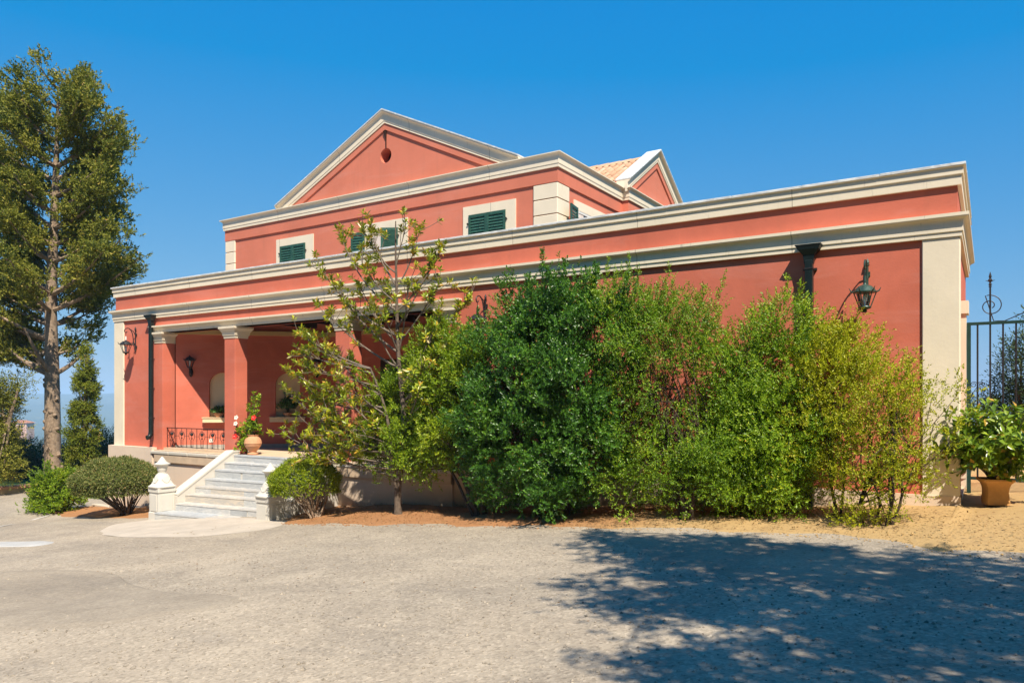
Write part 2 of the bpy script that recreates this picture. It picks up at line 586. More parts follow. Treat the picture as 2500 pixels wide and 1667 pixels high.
L['camellia'] = mat_leaf('broad_glossy_leaf', [(0, (0.061, 0.133, 0.014)), (0.5, (0.181, 0.290, 0.022)), (0.9, (0.361, 0.460, 0.034)), (1, (0.550, 0.315, 0.054))], 0.28, 0.5, 0.22)
L['litter'] = mat_leaf('fallen_leaf', [(0, (0.10, 0.05, 0.025)), (0.6, (0.22, 0.12, 0.05)), (1, (0.30, 0.22, 0.08))], 0.8, 0.1, 0.1)


# ------------------------------------------------------------------ foliage machinery
def nrm(a):
    return a / np.maximum(np.linalg.norm(a, axis=-1, keepdims=True), 1e-9)


def leaf_arrays(Pn, D, N, Ln, Wd, fold=0.25):
    """quads folded along the midrib: base, right, tip, left"""
    S = nrm(np.cross(D, N))
    N = nrm(np.cross(S, D))
    Ln, Wd = Ln[:, None], Wd[:, None]
    mid = Pn + D * Ln * 0.5
    v = np.stack([Pn, mid + S * Wd * .5 + N * Wd * fold, Pn + D * Ln, mid - S * Wd * .5 + N * Wd * fold], 1)
    return v


def leaf_obj(name, verts, tint, mat, parent, org=None):
    n = len(verts)
    off = np.array(wl(parent) if parent is not None else (org or (0, 0, 0)))
    me = bpy.data.meshes.new(name)
    me.vertices.add(n * 4)
    me.vertices.foreach_set('co', (verts - off).astype(np.float32).ravel())
    idx = np.arange(n)[:, None] * 4 + np.array([0, 1, 2, 0, 2, 3])
    me.loops.add(n * 6)
    me.loops.foreach_set('vertex_index', idx.astype(np.int32).ravel())
    me.polygons.add(n * 2)
    me.polygons.foreach_set('loop_start', np.arange(0, n * 6, 3, dtype=np.int32))
    me.update(calc_edges=True)
    a = me.attributes.new('tint', 'FLOAT', 'POINT')
    a.data.foreach_set('value', np.repeat(np.clip(tint, 0, 1), 4).astype(np.float32))
    me.materials.append(mat)
    o = bpy.data.objects.new(name, me)
    if parent is None: o.location = off
    link(o, parent)
    WL[o.name] = Vector(off)
    return o


def rand_dirs(n):
    return nrm(rng.normal(size=(n, 3)))


def sprigs(O, A, slen, k, ll, lw, beta=(35, 65), tip=True):
    """leaves set spirally along short shoots. O origins, A directions"""
    m = len(O)
    A = nrm(A)
    T = nrm(np.cross(A, rand_dirs(m)))
    B = np.cross(A, T)
    sl = slen * rng.uniform(.6, 1.3, m)
    Ps, Ds, Ns, Ls, Ws = [], [], [], [], []
    ph0 = rng.uniform(0, 2 * PI, m)
    for i in range(k):
        fr = (i + 0.4) / k
        ph = ph0 + i * 2.4 + rng.normal(0, .3, m)
        rad = T * np.cos(ph)[:, None] + B * np.sin(ph)[:, None]
        be = np.radians(rng.uniform(beta[0], beta[1], m)) * (1.15 - 0.55 * fr)
        D = A * np.cos(be)[:, None] + rad * np.sin(be)[:, None]
        Ps.append(O + A * (sl * fr)[:, None])
        Ds.append(D)
        Ns.append(A * np.sin(be)[:, None] - rad * np.cos(be)[:, None] + rng.normal(0, .25, (m, 3)))
        Ls.append(ll * rng.uniform(.65, 1.25, m))
        Ws.append(lw * rng.uniform(.75, 1.25, m))
    Pn, D, N = np.concatenate(Ps), nrm(np.concatenate(Ds)), np.concatenate(Ns)
    return leaf_arrays(Pn, D, N, np.concatenate(Ls), np.concatenate(Ws))


def bez(a, b, c, n=6):
    t = np.linspace(0, 1, n)[:, None]
    return (1 - t) ** 2 * np.array(a) + 2 * t * (1 - t) * np.array(b) + t * t * np.array(c)


def crown_clumps(lobes, dens, jitter=0.12, shell=(0.72, 1.02), zmin=None):
    """clump centres and outward directions spread over ellipsoid lobes (cx,cy,cz,rx,ry,rz)"""
    C, Nn = [], []
    for (cx, cy, cz, rx, ry, rz) in lobes:
        area = 4 * PI * (((rx * ry) ** 1.6 + (rx * rz) ** 1.6 + (ry * rz) ** 1.6) / 3) ** (1 / 1.6)
        n = max(6, int(area * dens))
        d = rand_dirs(n)
        r = rng.uniform(shell[0], shell[1], n)[:, None]
        c = np.array([cx, cy, cz]) + d * np.array([rx, ry, rz]) * r
        C.append(c + rng.normal(0, jitter, c.shape))
        Nn.append(nrm(d / np.array([rx, ry, rz])))
    C, Nn = np.concatenate(C), np.concatenate(Nn)
    if zmin is not None:
        k = C[:, 2] > zmin
        C, Nn = C[k], Nn[k]
    return C, Nn


def shrub(name, label, cat, base, stems, lobes, mat, group=None, dens=16, per=14, sig=0.10, slen=0.16, k=9, ll=0.042, lw=0.017, up=0.55,
          bark='bark_dark', sr=0.028, nbranch=26, zmin=None, tintb=0.0, shoots=0, tall=0.45, inner=0.25):
    t = thing(name, label, cat, base, group)
    dens, per = dens * .62, per * 1.7
    C, Nn = crown_clumps(lobes, dens, zmin=zmin)
    # a thinner fill inside the crown so it is not a hollow shell
    if inner > 0:
        C2, N2 = crown_clumps([(a, b, c, d * .62, e * .62, f * .62) for a, b, c, d, e, f in lobes], dens * inner, zmin=zmin)
        C, Nn = np.concatenate([C, C2]), np.concatenate([Nn, N2])
    m = len(C)
    ct = rng.normal(0, .12, m)
    reps = rng.poisson(per, m) + 2
    O = np.repeat(C, reps, 0) + rng.normal(0, sig, (reps.sum(), 3))
    A = np.repeat(Nn, reps, 0) * 0.8 + np.array([0, 0, up]) + rng.normal(0, .45, (reps.sum(), 3))
    V = [sprigs(O, A, slen, k, ll, lw)]
    T = [np.tile(np.repeat(ct, reps), k) + rng.normal(0, .16, len(V[0]))]
    # long shoots that break the outline
    if shoots:
        top = np.argsort(C[:, 2] + rng.normal(0, .5, m))[-max(shoots * 3, 10):]
        for i in rng.choice(top, min(shoots, len(top)), replace=False):
            hgt = tall * rng.uniform(.5, 1.2)
            n2 = int(hgt / 0.035) + 2
            dirv = nrm(np.array([[Nn[i][0] * .35, Nn[i][1] * .35, 1.0]]) + rng.normal(0, .16, (1, 3)))[0]
            q = C[i] + dirv * np.linspace(0, hgt, n2)[:, None] + rng.normal(0, .012, (n2, 3))
            q = np.repeat(q, 2, 0)
            v2 = sprigs(q, np.tile(dirv, (len(q), 1)) + rng.normal(0, .5, (len(q), 3)), .07, 6, ll, lw)
            V.append(v2)
            T.append(np.full(len(v2), .15) + rng.normal(0, .15, len(v2)))
    V, T = np.concatenate(V), np.concatenate(T)
    zc = V[:, 0, 2]
    T = np.clip(0.42 + tintb + T, 0, 0.965)
    k_ = rng.random(len(T)) < 0.006
    T[k_] = 1.0
    # woody frame
    mb = MB()
    sb = []
    for (sx, sy, tx, ty, tz, r) in stems:
        z0 = gz(sx, sy) - 0.05
        a = np.array([sx, sy, z0])
        c = np.array([tx, ty, tz])
        mid = (a + c) / 2 + np.array([rng.normal(0, .08), rng.normal(0, .08), 0.1])
        pts = bez(a, mid, c, 9) + np.concatenate([np.zeros((1, 3)), rng.normal(0, .018, (8, 3))])
        mb.tube(pts, list(np.linspace(r, r * .35, 9)), 7)
        sb.append(pts)
    for i in rng.choice(m, min(nbranch, m), replace=False):
        st = sb[rng.integers(len(sb))]
        p0 = st[rng.integers(3, 9)]
        c = C[i]
        b = (p0 + c) / 2 + np.array([0, 0, -0.10]) + rng.normal(0, .05, 3)
        mb.tube(bez(p0, b, c, 6), list(np.linspace(sr * .42, sr * .12, 6)), 5)
    mb.build('stem', M[bark], t, smooth=True)
    leaf_obj('crown', V, T, mat, t)
    return t


# ------------------------------------------------------------------ the ground
W = 11.15                                   # front wall plane of the wing


def grid_mesh(name, xs, ys, zf, mat, kind='structure'):
    nx, ny = len(xs), len(ys)
    X, Y = np.meshgrid(xs, ys, indexing='ij')
    Z = zf(X, Y)
    v = np.stack([X, Y, Z], -1).reshape(-1, 3)
    i = np.arange(nx - 1)[:, None] * ny + np.arange(ny - 1)
    f = np.stack([i, i + ny, i + ny + 1, i + 1], -1).reshape(-1, 4)
    me = bpy.data.meshes.new(name)
    me.from_pydata(v.tolist(), [], f.tolist())
    me.polygons.foreach_set('use_smooth', [True] * len(f))
    me.materials.append(mat)
    me.update()
    o = bpy.data.objects.new(name, me)
    link(o)
    return tag(o, kind=kind)


GZ = np.vectorize(gz)


def wob(X, Y):
    return 0.012 * np.sin(X * 1.3 + Y * .7) + 0.010 * np.sin(Y * 2.1 - X * .9) + 0.006 * np.sin(X * 4.3) * np.cos(Y * 3.7)


grid_mesh('driveway', np.concatenate([np.arange(-32, -12, 1.0), np.arange(-12, 6, .3), np.arange(6, 26, 2.0)]), np.concatenate([np.arange(-24, 1, 2.5), np.arange(1, 12, .3)]),
          lambda X, Y: GZ(X, Y) + wob(X, Y), M['asphalt'])

edge_pts = [(-11.25, 9.45), (-10.9, 9.2), (-10.2, 9.05), (-8.57, 8.98), (-7.03, 9.2), (-6.0, 9.3), (-4.55, 9.27), (-3.28, 9.22), (-2.17, 9.1), (-0.97, 8.85), (-0.35, 8.38), (0.26, 8.0), (1.2, 7.7), (4.0, 7.2), (9, 6.8)]


def edge_y(x):
    return np.interp(x, [p[0] for p in edge_pts], [p[1] for p in edge_pts])


def soil_bed(name, xs, y0f, y1f, n=16, mound=0.075):
    v, f = [], []
    for x in xs:
        a, b = y0f(x), y1f(x)
        for j in range(n):
            t = j / (n - 1)
            y = a + (b - a) * t ** 1.0
            z = gz(x, y) + wob(x, y) + 0.002 + mound * min(1, t * 2.2) * (0.75 + .25 * math.sin(x * 2.3 + y)) + 0.014 * math.sin(x * 7.1 + y * 5.3) * math.sin(y * 8.3 - x * 3.1) * min(1, 6 * t)
            if j == 0: z -= 0.03
            v.append((x, y, z))
    m = len(xs)
    for i in range(m - 1):
        for j in range(n - 1):
            f.append((i * n + j, (i + 1) * n + j, (i + 1) * n + j + 1, i * n + j + 1))
    mb = MB()
    mb.add(v, f)
    o = mb.build(name, M['soil'], smooth=False)
    o.data.polygons.foreach_set('use_smooth', [True] * len(f))
    return tag(o, kind='structure')


soil_bed('soil_bed', list(np.arange(-11.42, 9, .12)), lambda x: float(edge_y(x)) + .09 * math.sin(x * 3.1) + .05 * math.sin(x * 7.7 + 1),
         lambda x: 11.4 if x < -0.3 else 17.0, 22)
soil_bed('soil_patch', list(np.arange(-20.6, -15.2, .12)), lambda x: 9.55 - .35 * math.sin((x + 20.6) / 5.4 * PI) + .06 * math.sin(x * 4), lambda x: 11.3 if x > -20.2 else 10.6, 12, 0.05)


def flat_patch(name, pts, mat, lift):
    """a thin sheet that follows the drive"""
    c = np.mean(np.array(pts), 0)
    v, f = [], []
    rings = 5
    n = len(pts)
    for r in range(rings + 1):
        for p in pts:
            q = c + (np.array(p) - c) * (r / rings)
            v.append((q[0], q[1], gz(*q) + wob(q[0], q[1]) + lift - (0.02 if r == rings else 0)))
    for r in range(rings):
        for i in range(n):
            j = (i + 1) % n
            f.append((r * n + i, r * n + j, (r + 1) * n + j, (r + 1) * n + i))
    mb = MB()
    mb.add(v, f)
    return mb.build(name, mat)


def smooth_loop(pts, k=6):
    P = np.array(pts, float)
    n = len(P)
    out = []
    for i in range(n):
        p0, p1, p2, p3 = P[i - 1], P[i], P[(i + 1) % n], P[(i + 2) % n]
        for t in np.linspace(0, 1, k, endpoint=False):
            out.append(tuple(.5 * ((2 * p1) + (-p0 + p2) * t + (2 * p0 - 5 * p1 + 4 * p2 - p3) * t * t + (-p0 + 3 * p1 - 3 * p2 + p3) * t ** 3)))
    return out


o = flat_patch('concrete_apron', smooth_loop([(-15.5, 8.7), (-15.1, 8.15), (-14.2, 7.6), (-12.8, 7.3), (-11.6, 7.5), (-10.8, 8.1), (-10.7, 8.9), (-11.6, 9.6), (-13.5, 9.6), (-15.0, 9.4)]), M['concrete'], 0.022)
tag(o, kind='structure')


def on_drive(u, v):
    d = F2 + R2 * (u - 1250) / 1810
    k = (973.5 - v) / 1810
    t = (1.0 - EZ) / (k - .077 * d[0] - .018 * d[1])
    return (d[0] * t, d[1] * t)


for q in ([(-60, 1400), (120, 1388), (270, 1392), (330, 1420), (460, 1445), (600, 1455), (622, 1478), (560, 1500), (420, 1512), (260, 1540), (80, 1545), (-80, 1530)],
          [(1500, 1300), (1700, 1306), (1950, 1325), (2200, 1350), (2350, 1400), (2200, 1440), (1900, 1430), (1650, 1390), (1520, 1340)]):
    tag(flat_patch('asphalt_patch', smooth_loop([on_drive(*p) for p in q]), M['asphalt_patch'], 0.010), kind='structure')
mb = MB()
# worn painted line at the far left of the drive
P0, P1 = np.array((-20.05, 9.45)), np.array((-18.6, 7.35))
d_ = (P1 - P0) / np.linalg.norm(P1 - P0)
s_ = np.array((d_[1], -d_[0]))
for i in range(16):
    a, b = P0 + (P1 - P0) * i / 16, P0 + (P1 - P0) * (i + 1) / 16
    q = [a - s_ * .05, b - s_ * .05, b + s_ * .05, a + s_ * .05]
    mb.add([(p[0], p[1], gz(*p) + wob(p[0], p[1]) + .012) for p in q], [(0, 3, 2, 1)])
tag(mb.build('painted_line', M['paint']), kind='structure')
o = flat_patch('drain_cover', smooth_loop([(-15.6, 6.0), (-14.2, 6.25), (-13.9, 6.6), (-14.5, 6.75), (-15.8, 6.35)]), M['cover'], 0.018)
tag(o, 'pale grey concrete drain cover set flush in the drive', 'drain cover')


# far land: the site is a shelf on a hill, a plain below, hills beyond
def terrain():
    rs = np.concatenate([np.linspace(0, 60, 16), np.geomspace(68, 14000, 46)])
    th = np.linspace(0, 2 * PI, 145)[:-1]
    v, f = [], []
    for r in rs:
        for a in th:
            x, y = -9 + r * math.cos(a), 6 + r * math.sin(a)
            dx = max(-28.5 - x, 0, x - 26)
            dy = max(-24 - y, 0, y - 24)
            d = math.hypot(dx, dy)
            base = gz(min(max(x, -30), 12), min(max(y, -20), 22)) - .12
            s = min(1, d / 300)
            z = base - 92 * (s * s * (3 - 2 * s))
            if r > 1800:
                q = min(1, (r - 1800) / 3400)
                hgt = 34 + 27 * (math.sin(a * 5.0 + 1.2) * .5 + math.sin(a * 11 + .4) * .3 + math.sin(a * 23) * .16)
                z += q * q * (3 - 2 * q) * (92 + hgt)
            if r > 900:
                z += 9 * math.sin(x * .004 + 1) * math.sin(y * .005) * min(1, (r - 900) / 900)
            v.append((x, y, z))
    n = len(th)
    for i in range(len(rs) - 1):
        for k in range(n):
            k2 = (k + 1) % n
            f.append((i * n + k, (i + 1) * n + k, (i + 1) * n + k2, i * n + k2))
    mb = MB()
    mb.add(v, f)
    o = mb.build('terrain', M['terrain'])
    o.data.polygons.foreach_set('use_smooth', [True] * len(f))
    return tag(o, kind='structure')


terrain()


def tz(x, y):
    dx = max(-28.5 - x, 0, x - 26)
    dy = max(-24 - y, 0, y - 24)
    s = min(1, math.hypot(dx, dy) / 300)
    return gz(min(max(x, -30), 12), min(max(y, -20), 22)) - .12 - 92 * (s * s * (3 - 2 * s))


# ------------------------------------------------------------------ the villa
villa = thing('villa', 'red stuccoed villa with cream cornices, pillared veranda and a gabled upper storey', 'house', (-10.2, 13.0, 0.5))
XL, XR = -20.05, -0.35


def bx(*a): return MB().box(*a)


# wing walls
m = MB()
m.box(XL, -17.86, W, 11.456, 1.30, 4.31)
m.box(XL, XR, W, 11.5, 4.31, 5.45)
m.box(-8.45, XR, W, 11.5, 0.2, 4.31)
m.box(XR - .35, XR, 11.5, 15.0, 0.4, 5.45)
m.box(-7.8, XR - .35, 14.7, 15.0, 0.4, 5.45)
m.box(XL, XL + .35, 11.456, 15.0, -0.6, 5.45)
m.build('wing_wall', M['red'], villa)
# plinths
m = MB()
m.box(-20.17, -18.12, 11.01, 11.3, -0.7, 1.35)
m.build('plinth', M['peach'], villa)
bx(-18.12, -8.45, 11.045, 11.4, -0.6, 1.205).build('veranda_base', M['peach'], villa)
bx(-8.45, -0.31, 11.11, 11.4, 0.2, 1.34).build('plinth', M['peach'], villa)
bx(-0.40, -0.31, 11.15, 15.0, 0.3, 1.34).build('plinth', M['peach'], villa)
# corner pilasters
for x0, x1 in ((-20.08, -19.62), (-0.75, -0.32)):
    z0 = 1.35 if x0 < -10 else 1.02
    MB().bbox(x0, x1, W - .032, W + .3, z0, 4.692, .01).build('corner_pilaster', M['cream'], villa)
m = MB()
m.box(-0.79, -0.28, W - .075, W + .35, 0.9, 1.12)
m.build('pilaster_foot', M['peach'], villa)

path_w = [(XL, 15.0), (XL, W), (XR, W), (XR, 15.0)]


def curve(o0, z0, o1, z1, bulge, n=5):
    """points of a curved moulding between two corners; bulge < 0 hollows it"""
    out = []
    dx, dz = o1 - o0, z1 - z0
    for i in range(1, n):
        t = i / n
        b = bulge * math.sin(PI * t)
        out.append((o0 + dx * t + dz * b, z0 + dz * t - dx * b))
    return out


# top cornice (under the parapet coping)
prof = [(-.1, 5.352), (.045, 5.352), (.045, 5.47)] + curve(.045, 5.47, .067, 5.484, -.3, 3) + [(.067, 5.484), (.067, 5.545)] + curve(.067, 5.545, .090, 5.585, -.35, 4) + [(.090, 5.585), (-.1, 5.585)]
MB().sweep(path_w, prof).build('parapet_cornice', M['cream'], villa)
# middle cornice
prof = [(-.1, 4.69), (.05, 4.69), (.05, 4.748), (.064, 4.756), (.064, 4.835)] + curve(.064, 4.835, .122, 4.925, -.25, 5) + [(.122, 4.925), (.131, 4.938), (.131, 4.980), (-.1, 4.992)]
MB().sweep(path_w, prof).build('middle_cornice', M['cream'], villa)
# coping slabs: alike pieces that share one mesh
cop = bpy.data.objects.new('coping', None)
link(cop, villa)
WL[cop.name] = wl(villa)
Ls_ = (XR - XL + .196) / 20
me = MB().bbox(-Ls_ / 2 + .003, Ls_ / 2 - .003, -.098, .3, 0, .034, .004).mesh('coping_slab', M['coping'])
for i in range(20):
    place('coping_slab', me, cop, (XL - .098 + Ls_ * (i + .5), W, 5.5865 + rng.uniform(0, .004)), (rng.normal(0, .002), rng.normal(0, .0012), 0))
for i in range(3):
    place('coping_slab', me, cop, (XR, W + .3 + Ls_ * (i + .5) + .012, 5.587), (0, 0, PI / 2))

# architrave over the veranda
prof = [(-.3, 4.31), (.035, 4.31), (.035, 4.328)] + curve(.035, 4.328, .05, 4.39, -.15, 3) + [(.05, 4.39), (.055, 4.40)] + curve(.055, 4.40, .115, 4.442, -.3, 4) + [(.115, 4.442), (.115, 4.478), (-.1, 4.485)]
MB().sweep([(-18.22, W + .2), (-18.22, W), (-8.42, W), (-8.42, W + .2)], [p for p in prof if True]).build('architrave', M['cream'], villa)

# pillars
for (x0, x1) in ((-18.19, -17.86), (-15.34, -14.95), (-11.62, -11.20), (-8.80, -8.45)):
    y0, y1 = W - .004, 11.494
    zb = 1.30 if x0 < -16 or x0 > -10 else 1.16
    p = MB().bbox(x0 - .002, x1 + .002, y0, y1, zb, 4.045, .008).build('pillar', M['red'], villa)
    m = MB()
    for (z0, z1, e0, e1) in ((4.035, 4.105, .012, .020), (4.105, 4.115, .035, .035), (4.115, 4.19, .035, .05), (4.19, 4.20, .06, .06), (4.20, 4.262, .06, .10), (4.262, 4.309, .105, .105)):
        q = []
        for e, z in ((e0, z0), (e1, z1)):
            q += [(x0 - e, y0 - e, z), (x1 + e, y0 - e, z), (x1 + e, y1 + e, z), (x0 - e, y1 + e, z)]
        m.hexa(q)
    m.build('capital', M['cream'], p)

# veranda: floor, ledges, walls, ceiling
bx(-18.0, -8.45, 11.0, 14.4, 1.0, 1.296).build('veranda_floor', M['floor'], villa)
for x0, x1 in ((-18.16, -15.0), (-11.5, -8.30)):
    m = MB()
    n = 4
    for i in range(n):
        a, b = x0 + (x1 - x0) * i / n, x0 + (x1 - x0) * (i + 1) / n
        m = MB().bbox(a + .003, b - .003, 10.985, 11.32, 1.206, 1.272 + .004 * (i % 2), .012)
        m.build('ledge_stone', M['ledge'], villa)
    bx(x0 + .3, x1 - .02, 11.17, 11.36, 1.273, 1.352).build('railing_kerb', M['floor'], villa)
A0 = np.array([-17.80, 11.47])
wd = np.array([.7071, .7071])
SL = 3.93
nd = np.array([wd[1], -wd[0]])              # splay wall faces the drive


def spl(s, z, o=0.0):
    q = A0 + wd * s + nd * o
    return (q[0], q[1], z)


NI = [(1.135, .315), (2.80, .315)]
z0w, z1w, zs, zsp = 1.29, 4.7, 2.10, 2.975
m = MB()
xs = [0, NI[0][0] - .315, NI[0][0] + .315, NI[1][0] - .315, NI[1][0] + .315, SL]


def q4(a, b, z0, z1):
    m.add([spl(a, z0), spl(b, z0), spl(b, z1), spl(a, z1)], [(0, 1, 2, 3)])


for i in (0, 2, 4): q4(xs[i], xs[i + 1], z0w, z1w)
for c, h in NI:
    q4(c - h, c + h, z0w, zs)
    n = 16
    ar = [(c - h * math.cos(PI * k / n), zsp + h * math.sin(PI * k / n)) for k in range(n + 1)]
    for k in range(n):
        m.add([spl(*ar[k]), spl(*ar[k + 1]), spl(ar[k + 1][0], z1w), spl(ar[k][0], z1w)], [(0, 1, 2, 3)])
    ol = [(c - h, zs)] + ar + [(c + h, zs)]
    for k in range(len(ol) - 1):
        m.add([spl(*ol[k]), spl(*ol[k], -.13), spl(*ol[k + 1], -.13), spl(*ol[k + 1])], [(0, 1, 2, 3)])
m.build('splay_wall', M['red'], villa)
for c, h in NI:
    n = 16
    ar = [(c - h * math.cos(PI * k / n), zsp + h * math.sin(PI * k / n)) for k in range(n + 1)]
    mm = MB()
    mm.add([spl(c - h - .0, zs, -.128), spl(c + h, zs, -.128)] + [spl(a, b, -.128) for a, b in reversed(ar)], [tuple(range(n + 3))])
    ni = mm.build('niche', M['niche'], villa)
    mm = MB()
    mm.hexa([spl(c - .45, 1.985, .16), spl(c + .45, 1.985, .16), spl(c + .45, 1.985, -.126), spl(c - .45, 1.985, -.126), spl(c - .45, 2.10, .16), spl(c + .45, 2.10, .16), spl(c + .45, 2.10, -.126), spl(c - .45, 2.10, -.126)])
    mm.hexa([spl(c - .47, 2.10, .18), spl(c + .47, 2.10, .18), spl(c + .47, 2.10, .003), spl(c - .47, 2.10, .003), spl(c - .47, 2.118, .18), spl(c + .47, 2.118, .18), spl(c + .47, 2.118, .003), spl(c - .47, 2.118, .003)])
    mm.build('sill', M['niche'], ni)
C1 = A0 + wd * SL
m = MB()
m.add([(C1[0], C1[1], z0w), (-8.45, C1[1], z0w), (-8.45, C1[1], z1w), (C1[0], C1[1], z1w)], [(0, 1, 2, 3)])
m.box(-8.46, -8.40, 11.5, C1[1], z0w, z1w)
m.build('back_wall', M['red'], villa)
m = MB()
m.hexa([spl(0, 1.297, .02), spl(SL, 1.297, .02), spl(SL, 1.297, -.02), spl(0, 1.297, -.02), spl(0, 1.40, .02), spl(SL, 1.40, .02), spl(SL, 1.40, -.02), spl(0, 1.40, -.02)])
m.box(C1[0], -8.46, C1[1] - .02, C1[1] + .05, 1.297, 1.40)
m.build('skirting', M['greystone'], villa)
m = MB()
m.hexa([spl(0, 4.28, .10), spl(SL, 4.28, .10), spl(SL, 4.28, -.02), spl(0, 4.28, -.02), spl(0, 4.39, .10), spl(SL, 4.39, .10), spl(SL, 4.39, -.02), spl(0, 4.39, -.02)])
m.box(C1[0], -8.46, C1[1] - .10, C1[1] + .05, 4.28, 4.39)
m.build('wall_beam', M['beam'], villa)
bx(-18.3, -8.4, 11.5, 14.4, 4.66, 4.72).build('veranda_ceiling', M['wood'], villa)
for i in range(9):
    x = -17.6 + i * 1.1
    bx(x, x + .12, 11.5, 14.3, 4.50, 4.655).build('ceiling_beam', M['wood'], villa)
mm = MB()
mm.hexa([spl(.82, 1.46, .012), spl(.92, 1.46, .012), spl(.92, 1.46, -.01), spl(.82, 1.46, -.01), spl(.82, 1.56, .012), spl(.92, 1.56, .012), spl(.92, 1.56, -.01), spl(.82, 1.56, -.01)])
mm.build('wall_socket', M['plastic'], villa)
# dark doorway on the back wall behind the planting
bx(-13.2, -12.0, C1[1] - .03, C1[1] + .02, 1.297, 3.6).build('veranda_door', M['wood'], villa)
bx(-10.9, -9.6, C1[1] - .03, C1[1] + .02, 1.297, 3.6).build('veranda_door', M['wood'], villa)
# wing roof deck
bx(XL + .3, XR - .3, 11.45, 14.9, 5.05, 5.15).build('roof_deck', M['greystone'], villa)

# upper storey
UY, UL, UR = 13.9, -19.02, -7.81
BY0, BY1, BX = 17.19, 20.93, -7.63
m = MB()
m.box(UL, UR, UY, 24.0, 4.75, 7.6)
m.box(UL, UR, 14.9, 24.0, -0.8, 4.75)
m.box(UR - .1, BX, BY0, BY1, 0.3, 7.6)
m.build('upper_wall', M['red_up'], villa)
path_u = [(UL, 24.0), (UL, UY), (UR, UY), (UR, BY0), (BX, BY0), (BX, BY1), (UR, BY1), (UR, 24.0)]
MB().sweep(path_u, [(-.05, 7.255), (.036, 7.255), (.036, 7.575), (-.05, 7.575)]).build('frieze', M['red_up'], villa)
prof = [(-.1, 7.562), (.072, 7.562), (.072, 7.628), (.082, 7.634), (.082, 7.735)] + curve(.082, 7.735, .142, 7.838, -.22, 5) + [(.142, 7.838), (.150, 7.846), (.150, 7.866), (-.3, 7.878)]
MB().sweep(path_u, prof).build('upper_cornice', M['cream'], villa)
bx(UL, UR, UY, 24, 7.6, 7.7).build('upper_deck', M['greystone'], villa)
# quoins
zq = 7.248
for i in range(7):
    z1_, z0_ = zq - i * .338, zq - (i + 1) * .338 + .022
    MB().bbox(-19.055, -18.605, UY - .032, UY + .55, z0_, z1_, .014).build('quoin', M['cream'], villa)
    MB().bbox(-8.39, UR + .032, UY - .032, UY + .51, z0_, z1_, .014).build('quoin', M['cream'], villa)


# windows of the upper storey, built facing -Y at the origin, then turned where needed
def shutter_mb(w_, h_, slats):
    """one louvred leaf, left-bottom corner at the origin, facing -y"""
    s = MB()
    fr, d = .055, .035
    s.box(0, fr, -d, 0, 0, h_)
    s.box(w_ - fr, w_, -d, 0, 0, h_)
    s.box(fr, w_ - fr, -d + .002, -.002, h_ - fr * 1.25, h_)
    s.box(fr, w_ - fr, -d + .002, -.002, 0, fr * 1.5)
    z0_, z1_ = fr * 1.5, h_ - fr * 1.25
    for i in range(slats):
        z = z0_ + (i + .5) * (z1_ - z0_) / slats
        hh = (z1_ - z0_) / slats * .62
        s.add([(fr, -d + .004, z - hh), (w_ - fr, -d + .004, z - hh), (w_ - fr, -.006, z + hh * .7), (fr, -.006, z + hh * .7),
               (fr, -d + .010, z - hh - .004), (w_ - fr, -d + .010, z - hh - .004), (w_ - fr, -.001, z + hh * .7 - .006), (fr, -.001, z + hh * .7 - .006)],
              [(0, 1, 2, 3), (7, 6, 5, 4), (0, 4, 5, 1)])
    return s


def window(x0, x1, sx0, sx1, state, tr, label=None):
    """x0..x1 cream surround, sx0..sx1 opening; tr maps (x,y,z) into the scene"""
    zt_, zb_, ot, ob = 7.045, 5.45, 6.838, 5.62
    wp = MB()
    wp.box(x0, sx0, -.025, .1, zb_, zt_)
    wp.box(sx1, x1, -.025, .1, zb_, zt_)
    wp.box(sx0, sx1, -.025, .1, ot, zt_)
    wp.box(sx0, sx1, -.025, .1, zb_, ob)
    wo_ = wp.map(tr).build('window', M['cream'], villa)
    if label: wo_['label'] = label
    MB().box(sx0, sx1, -.003, .0, ob, ot).map(tr).build('pane', M['window'], wo_)
    hw = (sx1 - sx0) / 2
    if state == 'closed':
        for k in range(2):
            s = shutter_mb(hw - .004, ot - ob - .006, 16)
            s.map(lambda x, y, z, k=k: tr(x + sx0 + k * hw + .002, y - .012 - .004 * k, z + ob + .003)).build('shutter', M['shutter'], wo_)
    else:
        # left leaf folded back, right leaf standing open
        s = shutter_mb(hw, ot - ob - .006, 16)
        s.map(lambda x, y, z: tr(sx0 - .19 - x * .93, y - .10 - x * .16, z + ob)).build('shutter', M['shutter'], wo_)
        s = shutter_mb(hw, ot - ob - .006, 16)
        a = R_(state)
        s.map(lambda x, y, z: tr(sx1 + x * math.cos(a), y * math.cos(a) - .03 - x * math.sin(a), z + ob)).build('shutter', M['shutter'], wo_)
        MB().box(sx0, sx0 + .04, -.02, 0, ob, ot).box(sx1 - .04, sx1, -.02, 0, ob, ot).box(sx0 + .04, sx1 - .04, -.02, 0, ot - .05, ot).map(tr).build('window_frame', M['plastic'], wo_)
        MB().box(sx0 + .06, sx0 + .30, -.010, -.006, ob, ot - .05).map(tr).build('curtain', M['curtain'], wo_)
    for xx in (sx0 - .03, sx1 + .02):
        MB().hexa([(xx - .012, -.06, 6.62), (xx + .03, -.06, 6.62), (xx + .03, -.02, 6.62), (xx - .012, -.02, 6.62), (xx, -.065, 6.66), (xx + .015, -.065, 6.66), (xx + .015, -.02, 6.645), (xx, -.02, 6.645)]).map(tr).build('shutter_catch', M['iron'], wo_)
    return wo_


